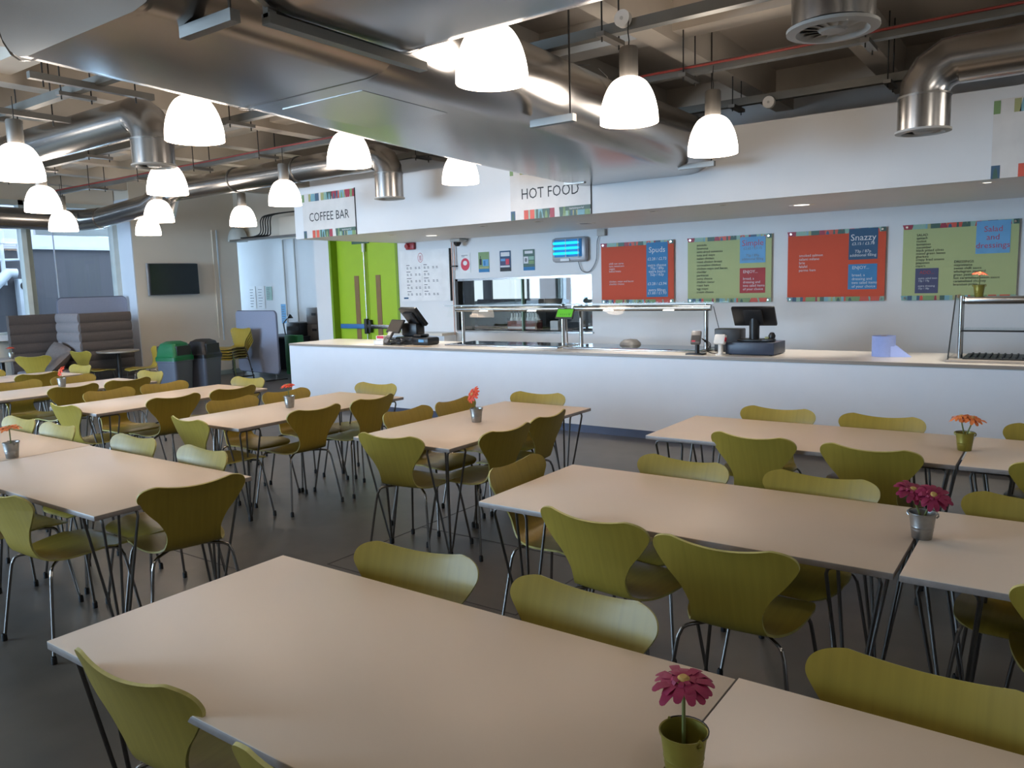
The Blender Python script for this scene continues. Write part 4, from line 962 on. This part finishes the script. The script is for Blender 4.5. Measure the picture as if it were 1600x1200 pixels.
for i, (x, z, w, h, m, lb) in enumerate(((-15.2, 1.28, .22, .5, 'paper_white', 'leftmost notice with black bars on the corridor wall'), (-14.9, 1.28, .24, .5, 'paper_white', 'white notice second from left on the corridor wall'), (-14.6, 1.46, .2, .3, 'pat_teal', 'greenish notice on the corridor wall'), (-14.12, .95, .2, .42, 'board_sky', 'sky blue poster low on the corridor wall'))):
    t = thing('wall_notice', lb, 'notice', (x, 11.1, z), group='notices on the corridor wall'); MB().box((0, -.006, 0), (w, -.001, h), m).build('sheet', t); b = MB()
    for k_ in range(7): b.box((.02, -.008, .04+k_*h/8), (w*(.5+.07*(k_ % 4)), -.006, .052+k_*h/8), 'ink' if i == 0 else 'ink_soft')
    b.build('printing', t)
for x, lb in ((-13.92, 'left'), (-13.55, 'right')):
    tag(MB().box((x-.014, 11.075, .9), (x+.014, 11.098, 2.75), 'vent_grey').build('wall_conduit'), 'thin vertical conduit, '+lb+' of two on the corridor wall', 'conduit')
t = thing('wall_conduit', 'thin pair of conduits running down the end of the tv wall', 'conduit', (XL, 0, 0))
MB().box((.001, 9.42, .75), (.02, 9.44, 2.9), 'wall_cream').box((.001, 9.52, .7), (.02, 9.54, 2.9), 'pipe_white').box((.001, 8.95, 1.88), (.015, 9.98, 1.895), 'wall_cream').build('conduit_run', t)

# ------------------------------------------------------------------ light
w = bpy.data.worlds.new('sky'); SC.world = w; w.use_nodes = True
nt = w.node_tree; bg = nt.nodes['Background']
bg.inputs['Color'].default_value = (.72, .83, 1., 1); bg.inputs['Strength'].default_value = 3.2
def area(name, loc, rot, sx, sy, power, rgb):
    l = bpy.data.lights.new(name, 'AREA'); l.shape = 'RECTANGLE'; l.size = sx; l.size_y = sy; l.energy = power; l.color = rgb
    o = bpy.data.objects.new(name, l); COL.objects.link(o); o.location = loc; o.rotation_euler = rot; return o
DAY = (.47, .72, 1.)
# overcast daylight outside the glazing behind the viewer, outside the corridor window
area('daylight_front', (-10.9, YB-.5, 2.), (R(90), 0, 0), 7.2, 2.6, 1250, DAY)
# the rest of the dome lamps, above and to the right of the frame
WARM = (1., .93, .83)
def disk(x, y, z, p, d=.36):
    l = bpy.data.lights.new('ceiling_lamp', 'POINT' if d > .2 else 'AREA'); l.energy = p; l.color = WARM
    if d > .2: l.shadow_soft_size = d/2
    else: l.shape = 'DISK'; l.size = d
    o = bpy.data.objects.new('ceiling_lamp', l); COL.objects.link(o); o.location = (x, y, z)
for x, y in ((-2.4, 1.0), (-2.4, -.9), (.1, -.9), (.1, 1.0), (.2, 2.9), (.2, 4.6), (.2, 6.1), (-4.9, .9), (-4.9, -.9), (-7.3, 1.2), (-7.3, -.8), (-10., 2.5), (-12.2, 3.4), (2., 2.), (2., 4.5)):
    disk(x, y, 2.83, 8)
for x, y in ((-8.75, 7.95), (-7.54, 7.84), (-7.35, 8.44), (-5.84, 7.65), (-4.86, 8.44), (-3.58, 7.61), (-2.25, 8.27), (-.59, 7.56)):  # beams of the lit downlights, plus fill beams added under unlit ones
    l = bpy.data.lights.new('downlight_fill_beam', 'SPOT'); l.energy = 95; l.color = WARM; l.spot_size = R(74); l.spot_blend = .6; l.shadow_soft_size = .05
    o = bpy.data.objects.new('downlight_fill_beam', l); COL.objects.link(o); o.location = (x, y, 2.35)
area('daylight_corridor', (-18.3, 10.6, 2.), (R(90), 0, R(-90)), 2.4, 2., 260, DAY)

vs = SC.view_settings; vs.view_transform = 'Standard'; vs.look = 'None'; vs.gamma = 1; vs.use_curve_mapping = False; vs.exposure = .2
SC.cycles.use_denoising = True
SC.cycles.max_bounces = 8; SC.cycles.transparent_max_bounces = 12; SC.cycles.sample_clamp_indirect = 6; SC.cycles.caustics_reflective = False; SC.cycles.caustics_refractive = False
